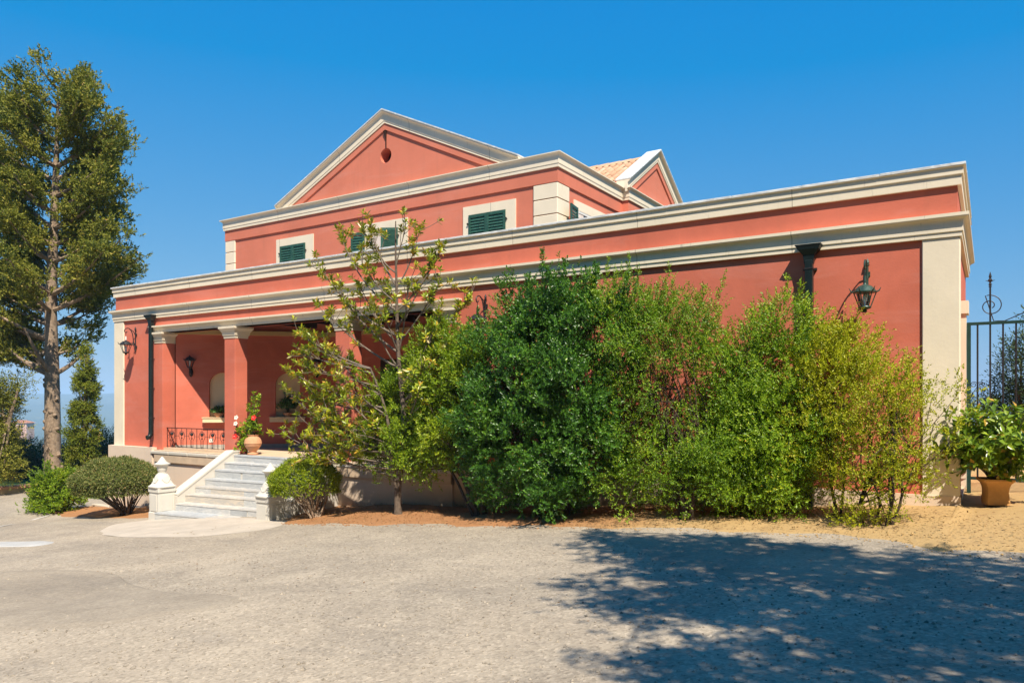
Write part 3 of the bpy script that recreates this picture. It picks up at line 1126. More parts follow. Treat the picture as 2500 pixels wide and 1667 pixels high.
front = lambda x, y, z: (x, UY + y, z)
window(-16.80, -15.31, -16.63, -15.614, 'closed', front)
window(-13.478, -11.985, -13.15, -12.30, 150, front, 'upper window with its green shutters open')
window(-10.297, -8.847, -10.129, -9.113, 'closed', front)
side = lambda x, y, z: (UR - y, x, z)
window(14.65, 16.35, 14.82, 15.84, 100, side, 'side window with one shutter standing open')


# gables
def gable(tr, xa, half, za, slope, base, depth_back, oc=None, border=True, name='pediment'):
    """raking cornice round a tympanum; local x along the wall, y outward negative"""
    prof_ = [(0.0, 0), (.055, 0), (.055, .055), (.067, .062), (.067, .16)] + curve(.067, .16, .132, .268, -.2, 4) + [(.132, .268), (.142, .274), (.142, .296), (.0, .30)]
    st = [(xa - half, za - slope * half), (xa, za), (xa + half, za - slope * half)]
    k = len(prof_)
    v, f = [], []
    for (x, z) in st:
        for o_, h in prof_: v.append((x, -o_, z + h))
    for i in range(2):
        for j in range(k):
            j2 = (j + 1) % k
            f.append((i * k + j, (i + 1) * k + j, (i + 1) * k + j2, i * k + j2))
    f.append(tuple(range(k - 1, -1, -1)))
    f.append(tuple(2 * k + j for j in range(k)))
    pm = MB()
    pm.add(v, f)
    ped = pm.map(tr).build(name, M['cream'], villa)
    # tympanum with its raised border
    ih = half - .35
    zi = za - .16 if border else za
    hw = (zi - base) / slope
    if oc:
        cx, cz, cr = oc
        n = 48
        tri = [(xa - hw, base), (xa + hw, base), (xa, zi)]
        inn, out = [], []
        for i in range(n):
            a = 2 * PI * i / n
            dx, dz = math.cos(a), math.sin(a)
            best = 1e9
            for j in range(3):
                p, q = tri[j], tri[(j + 1) % 3]
                ex, ez = q[0] - p[0], q[1] - p[1]
                den = dx * ez - dz * ex
                if abs(den) < 1e-9: continue
                t_ = ((p[0] - cx) * ez - (p[1] - cz) * ex) / den
                u_ = ((p[0] - cx) * dz - (p[1] - cz) * dx) / den
                if t_ > 0 and -1e-6 <= u_ <= 1 + 1e-6: best = min(best, t_)
            inn.append((cx + cr * dx, 0, cz + cr * dz))
            out.append((cx + best * dx, 0, cz + best * dz))
        tm = MB()
        tm.add(inn + out, [(i, n + i, n + (i + 1) % n, (i + 1) % n) for i in range(n)])
        # corner fillers
        for c_ in tri:
            a = math.atan2(c_[1] - cz, c_[0] - cx) % (2 * PI)
            i = int(a / (2 * PI) * n)
            tm.add([out[i], (c_[0], 0, c_[1]), out[(i + 1) % n]], [(0, 1, 2)])
        tm.map(tr).build('tympanum', M['red_up'], ped)
        om = MB()
        om.add([p for p in inn] + [(x, .30, z) for x, y, z in inn], [(i, (i + 1) % n, n + (i + 1) % n, n + i) for i in range(n)])
        om.map(tr).build('oculus', M['red_up'], ped)
        om = MB()
        om.add([(x, .295, z) for x, y, z in inn], [tuple(range(n))])
        om.map(tr).build('oculus_shutter', M['wood'], ped)
        rm = MB()  # dark strip and wedge stand in for the shadow falling from the apex
        rm.box(cx + .006, cx + .026, -.022, -.001, cz + cr - .02, zi - .12)
        rm.hexa([(cx + .004, -.03, zi - .22), (cx + .028, -.03, zi - .22), (cx + .028, -.001, zi - .22), (cx + .004, -.001, zi - .22),
                 (cx - .05, -.05, zi - .03), (cx + .035, -.05, zi - .03), (cx + .035, -.001, zi - .03), (cx - .05, -.001, zi - .03)])
        rm.map(tr).build('apex_shadow_strip', M['wood'], ped)
    else:
        tm = MB()
        tm.add([(xa - hw, 0, base), (xa + hw, 0, base), (xa, 0, zi)], [(0, 1, 2)])
        tm.map(tr).build('tympanum', M['red_up'], ped)
    if border:
        bm_ = MB()
        b0, b1 = za + .02, zi
        for sgn in (-1, 1):
            p = [(xa, b0), (xa + sgn * (b0 - base) / slope, base), (xa + sgn * (b1 - base - .02) / slope, base), (xa, b1)]
            q = [(x, -.034, z) for x, z in p] + [(x, .02, z) for x, z in p]
            bm_.add(q, [(0, 1, 2, 3), (0, 4, 5, 1), (3, 2, 6, 7), (7, 6, 5, 4)])
        bm_.map(tr).build('pediment_border', M['red_up'], ped)
    # solid wall behind and the white coping on top
    bk = MB()
    bh = half - .03
    q = [(xa - bh, base), (xa + bh, base), (xa, za + .2)]
    z_e = za - slope * bh + .2
    q = [(xa - bh, base), (xa + bh, base), (xa + bh, z_e), (xa, za + .2), (xa - bh, z_e)]
    bk.add([(x, .31, z) for x, z in q] + [(x, .42, z) for x, z in q], [(0, 1, 2, 3, 4), (9, 8, 7, 6, 5)] + [(i, i + 5, (i + 1) % 5 + 5, (i + 1) % 5) for i in range(5)])
    bk.map(tr).build('gable_wall', M['red_up'], ped)
    for sgn in (-1, 1):
        nsl = 4
        for i in range(nsl):
            xa_, xb_ = xa + sgn * (half + .01) * i / nsl, xa + sgn * ((half + .01) * (i + 1) / nsl - .004)
            za_, zb_ = za + .302 - slope * abs(xa_ - xa), za + .302 - slope * abs(xb_ - xa)
            cm = MB()
            y0_, y1_ = -.155, depth_back
            cm.hexa([(xa_, y0_, za_), (xb_, y0_, zb_), (xb_, y1_, zb_), (xa_, y1_, za_), (xa_, y0_, za_ + .032), (xb_, y0_, zb_ + .032), (xb_, y1_, zb_ + .032), (xa_, y1_, za_ + .032)])
            cm.map(tr).build('gable_coping', M['coping'], ped)
    # end blocks under the feet of the slope
    for sgn in (-1, 1):
        zf = za - slope * half
        e = MB()
        xa_, xb_ = sorted((xa + sgn * half, xa + sgn * (half - .5)))
        e.hexa([(xa_ + .002, -.01, base - .02), (xb_, -.01, base - .02), (xb_, depth_back - .03, base - .02), (xa_ + .002, depth_back - .03, base - .02),
                (xa_ + .002, -.01, zf + (.30 if sgn < 0 else .30 + slope * .5)), (xb_, -.01, zf + (.30 + slope * .5 if sgn < 0 else .30)), (xb_, depth_back - .03, zf + (.30 + slope * .5 if sgn < 0 else .30)), (xa_ + .002, depth_back - .03, zf + (.30 if sgn < 0 else .30 + slope * .5))])
        e.map(tr).build('gable_foot', M['cream'], ped)
    return ped


gable(lambda x, y, z: (x, UY + y, z), -12.72, 4.0, 9.49, 0.462, 7.87, .30, (-12.72, 8.69, .185))
gable(lambda x, y, z: (BX - y, x, z), 19.06, 2.03, 9.02, 0.62, 7.87, .26, None)
# roofs
m = MB()
rz = 9.55
for sgn in (-1, 1):
    m.hexa([(-12.72, 14.2, rz), (-12.72 + sgn * 3.85, 14.2, rz - .462 * 3.85), (-12.72 + sgn * 3.85, 23.8, rz - .462 * 3.85), (-12.72, 23.8, rz),
            (-12.72, 14.2, rz + .05), (-12.72 + sgn * 3.85, 14.2, rz - .462 * 3.85 + .05), (-12.72 + sgn * 3.85, 23.8, rz - .462 * 3.85 + .05), (-12.72, 23.8, rz + .05)])
m.build('main_roof', M['tile'], villa)
ry, rzz, rs = 19.06, 9.10, 0.60
m = MB()
for sgn in (-1, 1):
    m.hexa([(-12.7, ry, rzz), (-7.95, ry, rzz), (-7.95, ry + sgn * 1.95, rzz - rs * 1.95), (-12.7, ry + sgn * 1.95, rzz - rs * 1.95),
            (-12.7, ry, rzz + .03), (-7.95, ry, rzz + .03), (-7.95, ry + sgn * 1.95, rzz - rs * 1.95 + .03), (-12.7, ry + sgn * 1.95, rzz - rs * 1.95 + .03)])
bay_roof = m.build('bay_roof', M['tile'], villa)


def tile_mesh(r=.085, ln=.40, n=7):
    v, f = [], []
    for j, (y, rr) in enumerate(((0, r), (ln, r * .84))):
        for i in range(n):
            a = PI * i / (n - 1)
            v.append((-rr * math.cos(a), y, rr * math.sin(a) * .85))
    for i in range(n - 1): f.append((i, i + 1, n + i + 1, n + i))
    for i in range(n): v.append((v[i][0] * .86, 0, v[i][2] * .86 - .004))
    for i in range(n - 1): f.append((i + 1, i, 2 * n + i, 2 * n + i + 1))
    mb_ = MB()
    mb_.add(v, f)
    return mb_.mesh('roof_tile', M['tile'], smooth=True)


tm_ = tile_mesh()
pitch = math.atan(rs)
for c in range(15):
    for r in range(6):
        x = -8.05 - c * .2
        s = 2.05 - r * .34
        y = ry - s * math.cos(pitch)
        z = rzz + .045 - s * math.sin(pitch) + .012
        place('roof_tile', tm_, bay_roof, (x + rng.normal(0, .006), y + rng.normal(0, .012), z), (pitch + rng.normal(0, .01), 0, rng.normal(0, .02)))
for c in range(9):
    place('ridge_tile', tm_, bay_roof, (-8.0 - c * .34, ry, rzz + .05), (0, 0, PI / 2), (1.3, 1.0, 1.3))

# small capital and pier on the wing's side, where the gate hangs
bx(XR, XR + .10, 12.2, 12.55, 3.80, 3.98).build('gate_pier_cap', M['cream'], villa)
bx(XR, XR + .07, 12.23, 12.52, 1.34, 3.80).build('gate_pier', M['cream'], villa)

# ------------------------------------------------------------------ marble stairs
stairs = thing('staircase', 'white marble steps with sloping side walls leading up to the veranda', 'steps', (-13.2, 10.0, 0.1))
sy = [9.115, 9.51, 9.747, 9.99, 10.226, 10.474, 10.73, 10.985]
sd = [.42, .38, .40, .38, .34, .24, .10, .02]
sz = [.196, .355, .528, .668, .819, 1.003, 1.151, 1.302]
x0, x1 = -14.76, -11.70
for i in range(8):
    xl = -14.87 if i == 0 else x0
    yl, yr = sy[i], sy[i] + sd[i]
    yb = 11.04
    zb = -.3 if i == 0 else sz[i - 1] - .02
    g = .012

    def fy(x): return yl + (yr - yl) * (x - x0) / (x1 - x0)
    core = MB().hexa([(xl, fy(xl) + g, zb), (x1, yr + g, zb), (x1, yb, zb), (xl, yb, zb), (xl, fy(xl) + g, sz[i] - .03), (x1, yr + g, sz[i] - .03), (x1, yb, sz[i] - .03), (xl, yb, sz[i] - .03)])
    st = core.build('step', M['white'], stairs)
    nb = [2, 4, 3, 3, 3, 3, 2, 3][i]
    cuts = [0] + sorted(rng.uniform(.12, .88, nb - 1)) + [1] if i else [0, .55, 1]
    for k in range(len(cuts) - 1):
        a, b = xl + (x1 - xl) * cuts[k] + .002, xl + (x1 - xl) * cuts[k + 1] - .002
        if b - a < .1: continue
        zr0 = zb if i else 0
        MB().hexa([(a, fy(a), zr0 - (.3 if i == 0 else 0)), (b, fy(b), zr0 - (.3 if i == 0 else 0)), (b, fy(b) + g + .01, zr0), (a, fy(a) + g + .01, zr0),
                   (a, fy(a), sz[i] - .031), (b, fy(b), sz[i] - .031), (b, fy(b) + g + .01, sz[i] - .031), (a, fy(a) + g + .01, sz[i] - .031)]).build('riser_slab', M['marble'], st)
    cuts = [0, rng.uniform(.3, .7), 1]
    for k in range(2):
        a, b = xl + (x1 - xl) * cuts[k] + .0015, xl + (x1 - xl) * cuts[k + 1] - .0015
        ye = (sy[i + 1] + .02) if i < 7 else 11.14

        def fe(x): return ye + (sd[min(i + 1, 7)] * (x - x0) / (x1 - x0) if i < 7 else 0)
        nz = .009
        MB().hexa([(a, fy(a) - nz, sz[i] - .030), (b, fy(b) - nz, sz[i] - .030), (b, fe(b), sz[i] - .030), (a, fe(a), sz[i] - .030),
                   (a, fy(a) - nz + .006, sz[i]), (b, fy(b) - nz + .006, sz[i]), (b, fe(b), sz[i]), (a, fe(a), sz[i])]).build('tread_slab', M['marble'], st)
for xa, xb, ya, za_ in ((-15.02, -14.77, 9.55, .50), (-11.70, -11.44, 9.80, .55)):
    m = MB()
    q = []
    for x in (xa, xb):
        q += [(x, ya, -.3), (x, 11.14, -.3), (x, 11.14, 1.36), (x, 10.98, 1.36), (x, ya, za_)]
    m.add(q, [(0, 1, 2, 3, 4), (9, 8, 7, 6, 5), (0, 5, 6, 1), (1, 6, 7, 2), (2, 7, 8, 3), (3, 8, 9, 4), (4, 9, 5, 0)])
    sw = m.build('side_wall', M['white'], stairs)
    c = MB()
    e = .012
    q = []
    for x in (xa - e, xb + e):
        q += [(x, ya + .01, za_ + .001), (x, 10.97, 1.361), (x, 11.145, 1.361), (x, 11.145, 1.40), (x, 10.96, 1.40), (x, ya, za_ + .04)]
    n = 6
    c.add(q, [tuple(range(n)), tuple(range(2 * n - 1, n - 1, -1))] + [(i, i + n, (i + 1) % n + n, (i + 1) % n) for i in range(n)])
    c.build('side_wall_coping', M['white'], sw)


def stone_post(x0, x1, y0, y1, label):
    cx, cy = (x0 + x1) / 2, (y0 + y1) / 2
    zg = gz(cx, cy)
    t = thing('stair_post', label, 'post', (cx, cy, zg), 'stone posts at the foot of the steps')
    MB().bbox(x0 - .012, x1 + .012, y0 - .012, y1 + .012, zg - .2, .17, .01).build('foot', M['poststone'], t)
    sh = MB().bbox(x0, x1, y0, y1, .16, .60, .01).build('shaft', M['poststone'], t)
    p = MB()
    p.box(x0 + .07, x1 - .07, y0 - .010, y0 + .02, .20, .545)
    p.box(x1 - .02, x1 + .010, y0 + .07, y1 - .07, .20, .545)
    p.build('raised_panel', M['poststone'], sh)
    MB().bbox(x0 - .016, x1 + .016, y0 - .016, y1 + .016, .60, .70, .012).build('neck_band', M['poststone'], t)
    # bell-shaped cap
    m = MB()
    hx, hy = (x1 - x0) / 2, (y1 - y0) / 2
    prof_ = [(1.22, .70), (1.22, .722), (1.05, .745), (.90, .79), (.80, .85), (.72, .91), (.62, .955), (.48, .985), (.30, .995)]
    n = 24
    vs_, fs = [], []
    for (s, z) in prof_:
        pw = 6 - 3.5 * (z - .70) / .3
        for k in range(n):
            th = 2 * PI * k / n
            c_, s_ = math.cos(th), math.sin(th)
            rr = (abs(c_) ** pw + abs(s_) ** pw) ** (-1 / pw)
            vs_.append((cx + hx * s * rr * c_, cy + hy * s * rr * s_, z))
    for i in range(len(prof_) - 1):
        for k in range(n): fs.append((i * n + k, i * n + (k + 1) % n, (i + 1) * n + (k + 1) % n, (i + 1) * n + k))
    fs.append(tuple((len(prof_) - 1) * n + k for k in range(n)))
    fs.append(tuple(range(n - 1, -1, -1)))
    m.add(vs_, fs)
    cp = m.build('cap', M['poststone'], t, smooth=True)
    # carved garland
    g = MB()
    for side_ in (0, 1):
        pts = []
        for k in range(9):
            a = -1 + 2 * k / 8
            zz = .80 + .085 * a * a
            off = 1.0 - (zz - .74) * 1.6
            pts.append((cx + hx * off + .002, cy + hy * a * .5, zz) if side_ else (cx + hx * a * .5, cy - hy * off - .002, zz))
        g.tube(pts, .007, 6)
    g.build('garland', M['poststone'], cp, smooth=True)
    f = [(.085, .985), (.095, 1.0), (.075, 1.015), (.085, 1.03), (.10, 1.07), (.105, 1.10), (.11, 1.135), (.125, 1.165), (.165, 1.185), (.17, 1.20), (.13, 1.215), (.095, 1.24), (.068, 1.28), (.04, 1.32), (.012, 1.352)]
    MB().lathe([(r * .98, z) for r, z in f], (cx, cy, 0), 20).build('finial', M['poststone'], t, smooth=True)
    return t


stone_post(-15.24, -14.885, 9.20, 9.58, 'white stone post with urn finial left of the marble steps, beside the clipped round bush')
stone_post(-11.99, -11.62, 9.42, 9.80, 'weathered stone post right of the marble steps, half hidden by the lime green bush')


# ------------------------------------------------------------------ drainpipes
def drainpipe(x, zb, label, square=False):
    t = thing('drainpipe', label, 'drainpipe', (x, W, zb), 'drainpipes on the wing')
    y = W - .10
    m = MB()
    if square:
        MB().bbox(x - .052, x + .052, y - .052, y + .052, zb, 4.55, .008).build('pipe', M['pipe'], t)
    else:
        MB().tube([(x, y, zb + .12), (x, y, 4.55)], .057, 16).build('pipe', M['pipe'], t, smooth=True)
        MB().tube([(x, y, zb + .14), (x, y - .01, zb + .07), (x, y - .05, zb + .015), (x, y - .11, zb)], .060, 14).build('shoe', M['pipe'], t, smooth=True)
    h = MB()
    for (z0, z1, e0, e1) in ((4.50, 4.62, .062, .075), (4.62, 4.70, .075, .14), (4.70, 4.715, .145, .145), (4.715, 4.75, .15, .165), (4.75, 4.765, .172, .172)):
        q = []
        for e, z in ((e0, z0), (e1, z1)):
            q += [(x - e, y - e * .62, z), (x + e, y - e * .62, z), (x + e, min(y + e * .62, W - .002), z), (x - e, min(y + e * .62, W - .002), z)]
        h.hexa(q)
    h.build('hopper', M['pipe'], t)
    for z in (4.42, 3.62, 2.86, 2.10):
        if z < zb + .2: continue
        c = MB()
        if square:
            c.box(x - .058, x + .058, y - .058, W - .003, z, z + .022)
            c.box(x - .09, x + .09, y + .06, W - .001, z - .004, z + .026)
        else:
            c.tube([(x, y, z), (x, y, z + .024)], .063, 16)
            c.box(x - .012, x + .012, y + .03, W - .003, z + .003, z + .02)
        c.build('clamp', M['iron'], t)
    return t


drainpipe(-18.225, 1.60, 'round dark drainpipe with a box hopper at the left end of the facade')
drainpipe(-2.14, 1.05, 'square dark green drainpipe with a flared hopper near the right lantern', True)


# ------------------------------------------------------------------ lanterns
def spiral(cx, cz, r0, r1, a0, a1, n=18):
    return [(cx + (r0 + (r1 - r0) * i / (n - 1)) * math.cos(a0 + (a1 - a0) * i / (n - 1)), cz + (r0 + (r1 - r0) * i / (n - 1)) * math.sin(a0 + (a1 - a0) * i / (n - 1))) for i in range(n)]


def lantern_body(t, c, mat, ztop, zbot, r=.15, hang=True):
    """six-sided lantern: dome, spiked rim, tapering bars, panes, bulb, base"""
    cx, cy = c
    zr = ztop - .10
    n = 6
    MB().lathe([(r * .98, zr - .012), (r * 1.0, zr), (r * .92, zr + .012), (r * .78, zr + .045), (r * .55, zr + .075), (r * .28, zr + .092), (r * .16, zr + .10), (r * .13, ztop + .015), (.008, ztop + .03)], (cx, cy, 0), 12).build('dome', mat, t, smooth=True)
    sp = MB()
    bars = MB()
    for k in range(n):
        a = 2 * PI * (k + .25) / n
        dx, dy = math.cos(a), math.sin(a)
        sp.tube([(cx + dx * r * .9, cy + dy * r * .9, zr - .004), (cx + dx * r * 1.14, cy + dy * r * 1.14, zr + .012), (cx + dx * r * 1.3, cy + dy * r * 1.3, zr + .055)], [.012, .010, .003], 5)
        bars.tube([(cx + dx * r * .92, cy + dy * r * .92, zr - .01), (cx + dx * r * .48, cy + dy * r * .48, zbot + .03)], .0075, 5)
    sp.build('rim_spikes', mat, t)
    bars.build('glazing_bars', mat, t)
    MB().lathe([(r * .12, zbot - .05), (r * .2, zbot - .03), (r * .14, zbot - .015), (r * .46, zbot + .002), (r * .54, zbot + .02), (r * .50, zbot + .034)], (cx, cy, 0), 12).build('lantern_base', mat, t, smooth=True)
    MB().lathe([(.012, zbot + .03), (.014, zbot + .08), (.026, zbot + .12), (.030, zbot + .155), (.018, zbot + .19), (.004, zbot + .20)], (cx, cy, 0), 12).build('bulb', M['bulb'], t, smooth=True)


def bracket_lantern(x, label, mat, zoff=0.0, sx=-0):
    """lantern hanging from a scrolled arm that stands out from the facade"""
    t = thing('wall_lantern', label, 'lantern', (x, W, 4.2 + zoff), 'lanterns on scrolled wall brackets')
    z = zoff
    y = W - .02
    rod = MB()
    rod.tube([(x, y - .012, 3.93 + z), (x, y - .012, 4.42 + z)], .013, 8)
    rod.lathe([(.004, 0), (.03, .02), (.014, .035), (.024, .05), (.018, .075), (.003, .11)], (x, y - .012, 4.40 + z), 10)
    rod.lathe([(.003, 0), (.022, .03), (.014, .05), (.03, .065), (.012, .08)], (x, y - .012, 3.86 + z), 10)
    for zz in (3.98, 4.30):
        rod.box(x - .03, x + .03, y - .006, W - .001, zz + z - .03, zz + z + .03)
    rod.build('wall_rod', mat, t, smooth=True)
    arm = MB()
    # main arm: rises from the rod, arcs over and curls above the lantern
    pts = [(y - .02, 4.02), (y - .06, 4.10), (y - .075, 4.22), (y - .10, 4.34), (y - .15, 4.425), (y - .21, 4.455), (y - .27, 4.44), (y - .305, 4.40), (y - .30, 4.355), (y - .27, 4.335), (y - .245, 4.35), (y - .245, 4.375)]
    P_ = np.array(pts)
    fine = []
    for i in range(len(P_) - 1):
        p0, p1, p2, p3 = P_[max(i - 1, 0)], P_[i], P_[i + 1], P_[min(i + 2, len(P_) - 1)]
        for tt in np.linspace(0, 1, 4, endpoint=False):
            fine.append(.5 * ((2 * p1) + (-p0 + p2) * tt + (2 * p0 - 5 * p1 + 4 * p2 - p3) * tt ** 2 + (-p0 + 3 * p1 - 3 * p2 + p3) * tt ** 3))
    arm.tube([(x, q[0], q[1] + z) for q in fine], .0115, 7)
    arm.tube([(x, y - .02, 4.30 + z), (x, y - .07, 4.385 + z), (x, y - .13, 4.42 + z), (x, y - .17, 4.425 + z)], .009, 6)
    sp_ = spiral(y - .055, 4.03, .05, .012, -PI / 2, 2.2 * PI)
    arm.tube([(x, a, b + z) for a, b in sp_], .008, 6)
    arm.build('scrolled_arm', mat, t, smooth=True)
    yl = y - .27
    ch = MB()
    ch.tube([(x, yl, 4.335 + z), (x, yl, 4.24 + z)], .006, 6)
    ch.build('hanger', mat, t)
    MB().lathe([(.018, 4.13), (.022, 4.16), (.016, 4.24)], (x, yl, z), 10).build('neck', M['candle'] if sx else mat, t, smooth=True)
    lantern_body(t, (x, yl), mat, 4.125 + z, 3.80 + z)
    return t


bracket_lantern(-19.05, 'dark iron lantern on a scrolled bracket beside the left drainpipe', M['iron'], 0, 1)
bracket_lantern(-7.74, 'dark iron bracket lantern half hidden by the tall shrubs mid facade', M['iron'])
bracket_lantern(-1.40, 'green cast iron lantern on a scrolled bracket near the right corner', M['verdigris'])


def upright_lantern(s, zb, label):
    p = spl(s, zb)
    t = thing('wall_lantern', label, 'lantern', p, 'upright lanterns inside the veranda')
    q = lambda o, z: spl(s, z, o)
    MB().lathe([(.004, 0), (.03, .015), (.05, .06), (.055, .13), (.045, .2), (.02, .235), (.004, .25)], (p[0] + nd[0] * .012, p[1] + nd[1] * .012, zb), 12).build('back_plate', M['iron'], t, smooth=True)
    MB().tube([q(.02, zb + .10), q(.09, zb + .08), q(.15, zb + .10), q(.17, zb + .17), q(.17, zb + .21)], .016, 8).build('arm', M['iron'], t, smooth=True)
    c = q(.17, 0)
    lantern_body(t, (c[0], c[1]), M['iron'], zb + .53, zb + .23, .13)
    return t


upright_lantern(.375, 3.17, 'black upright lantern on the shaded veranda wall between the first two pillars')
upright_lantern(3.56, 3.17, 'black upright lantern on the shaded veranda wall just left of the third pillar')


# ------------------------------------------------------------------ veranda railings
def railing(x0, x1, label, mods):
    y = 11.27
    zb, zt_ = 1.385, 1.86
    t = thing('railing', label, 'railing', ((x0 + x1) / 2, y, 1.35), 'iron railings between the pillars')
    MB().box(x0, x1, y - .014, y + .014, zt_ - .012, zt_ + .006).build('top_rail', M['iron'], t)
    MB().box(x0, x1, y - .012, y + .012, zb - .012, zb).build('bottom_rail', M['iron'], t)
    p = (x1 - x0) / mods
    for i in range(mods + 1):
        x = min(max(x0 + p * i, x0 + .01), x1 - .01)
        MB().tube([(x, y, zb - (.035 if i % 3 == 0 else 0)), (x, y, zt_)], .0085, 6).build('bar', M['iron'], t)
    for i in range(mods):
        xc = x0 + p * (i + .5)
        r = MB()
        zc = 1.665
        r.tube([(xc + .118 * math.cos(a), y, zc + .115 * math.sin(a)) for a in np.linspace(-PI / 2 + .45, 1.5 * PI - .45, 22)], .0065, 5)
        for sg in (-1, 1):
            xq = xc + sg * .055
            r.tube([(xq, y, zc - .104), (xq, y, zb)], .0055, 5)
            r.tube([(xc + sg * .118, y, zc - .005), (xc + sg * p / 2, y, zc - .005)], .005, 5)
        r.tube([(xc, y, zc + .115), (xc, y, zt_)], .006, 5)
        ring = r.build('oval_ring', M['iron'], t)
        f = MB()
        f.lathe([(.004, -.045), (.03, -.03), (.042, 0), (.034, .03), (.006, .048)], (xc, y, zc + .045), 9)
        f.tube([(xc, y, zc + .01), (xc, y, zb)], .007, 6)
        f.tube([(xc - .045, y, zc - .045), (xc, y, zc - .07), (xc + .045, y, zc - .045)], [.004, .012, .004], 5)
        f.lathe([(.006, 0), (.018, .008), (.010, .03), (.004, .05)], (xc, y, zb), 8)
        f.build('rosette', M['iron'], ring)
    return t


railing(-17.86, -15.345, 'black wrought iron railing with rosettes between the left two pillars', 6)
railing(-11.195, -8.81, 'black wrought iron railing right of the third pillar, behind the magnolia', 6)


# ------------------------------------------------------------------ potted plants
def urn(t, c, mat, s=1.0):
    prof_ = [(.115, 0), (.125, .012), (.12, .03), (.085, .05), (.08, .065), (.11, .10), (.15, .15), (.18, .20), (.187, .205), (.187, .215), (.192, .225), (.20, .255), (.205, .26), (.205, .272), (.20, .28), (.198, .31), (.18, .355), (.15, .395), (.12, .42), (.115, .43), (.13, .45), (.135, .462), (.115, .465), (.10, .44)]
    return MB().lathe([(r * s, z * s) for r, z in prof_], c, 28).build('pot', mat, t, smooth=True)


def plant_leaves(t, name, O, A, mat, ll, lw, k, slen, tb=0.45, beta=(40, 75)):
    V = sprigs(np.array(O), np.array(A), slen, k, ll, lw, beta)
    return leaf_obj(name, V, np.clip(tb + rng.normal(0, .22, len(V)), 0, .99), mat, t)


def flower(t, c, mat, r=.05, axis=(0.3, -0.9, 0.3)):
    ax = Vector(axis).normalized()
    a = ax.orthogonal().normalized()
    b = ax.cross(a)
    c = Vector(c)
    m = MB()
    for k in range(5):
        th = 2 * PI * k / 5
        d = a * math.cos(th) + b * math.sin(th)
        s = -a * math.sin(th) + b * math.cos(th)
        m.add([c, c + d * r * .6 + s * r * .5 + ax * r * .25, c + d * r * 1.1 + s * r * .2 + ax * r * .30, c + d * r * 1.1 - s * r * .2 + ax * r * .34, c + d * r * .6 - s * r * .5 + ax * r * .3], [(0, 1, 2, 3, 4)])
    f = m.build('flower', mat, t)
    MB().tube([c, c + ax * r * .9], [.004, .006], 5).build('stamen', M['petal_white'] if mat is M['petal_red'] else M['petal_red'], f)


hc = (-14.50, 11.30, 1.302)
hib = thing('potted_hibiscus', 'terracotta urn with red flowering hibiscus at the top of the steps', 'potted plant', hc)
urn(hib, hc, M['terracotta'], 1.0)
st = MB()
O, A = [], []
for i in range(26):
    a = rng.uniform(0, 2 * PI)
    r = rng.uniform(.1, .36)
    tip = np.array(hc) + np.array([math.cos(a) * r - .12, math.sin(a) * r * .8 - .05, rng.uniform(.38, .95)])
    if i < 6: tip = np.array(hc) + np.array([rng.uniform(-.38, -.1), rng.uniform(-.25, 0), rng.uniform(.05, .35)])
    b = np.array(hc) + np.array([0, 0, .45])
    pts = bez(b, (b + tip) / 2 + np.array([0, 0, .12]), tip, 7)
    st.tube(pts, list(np.linspace(.008, .003, 7)), 5)
    for q in pts[2:]:
        for _ in range(3):
            O.append(q + rng.normal(0, .03, 3))
            A.append(nrm((tip - b)[None])[0] + rng.normal(0, .6, 3))
for tip in ((.10, -.05, 1.42), (.33, -.1, 1.34), (-.14, .0, 1.12)):
    tip = np.array(hc) + np.array(tip)
    b = np.array(hc) + np.array([0, 0, .45])
    mid = (b + tip) / 2 + np.array([.04, 0, 0])
    pts = bez(b, mid, tip, 12)
    st.tube(pts, list(np.linspace(.011, .004, 12)), 6)
    for q in pts[6:]:
        for _ in range(4):
            O.append(q + rng.normal(0, .02, 3))
            A.append(nrm((tip - mid)[None])[0] + rng.normal(0, .6, 3))
st.build('stem', M['bark_grey'], hib)
plant_leaves(hib, 'foliage', O, A, L['lime'], .062, .042, 4, .05, .5)
flower(hib, np.array(hc) + (.25, -.16, .86), M['petal_red'], .062)
flower(hib, np.array(hc) + (-.24, -.30, .42), M['petal_red'], .062)
flower(hib, np.array(hc) + (-.30, -.24, .72), M['petal_white'], .05)
flower(hib, np.array(hc) + (-.33, -.2, .86), M['petal_white'], .05)

pc = (-11.93, 11.40, 1.302)
pp = thing('potted_hibiscus', 'terracotta urn on a saucer at the foot of the third pillar, behind the magnolia twigs', 'potted plant', pc)
urn(pp, (pc[0], pc[1], pc[2] + .02), M['terracotta'], .92)
MB().lathe([(.17, 0), (.19, .02), (.185, .03)], pc, 24).build('saucer', M['terracotta'], pp, smooth=True)
O, A = [], []
st = MB()
for i in range(22):
    a = rng.uniform(0, 2 * PI)
    tip = np.array(pc) + np.array([math.cos(a) * rng.uniform(.05, .28) - .08, math.sin(a) * .22, rng.uniform(.5, 1.05)])
    b = np.array(pc) + np.array([0, 0, .42])
    pts = bez(b, (b + tip) / 2 + np.array([0, 0, .1]), tip, 6)
    st.tube(pts, .005, 5)
    for q in pts[2:]:
        for _ in range(3):
            O.append(q + rng.normal(0, .03, 3))
            A.append(rng.normal(0, .7, 3) + np.array([0, 0, .6]))
st.build('stem', M['bark_grey'], pp)
plant_leaves(pp, 'foliage', O, A, L['mid'], .06, .04, 4, .05, .45)
flower(pp, np.array(pc) + (-.10, -.20, .98), M['petal_red'], .05)

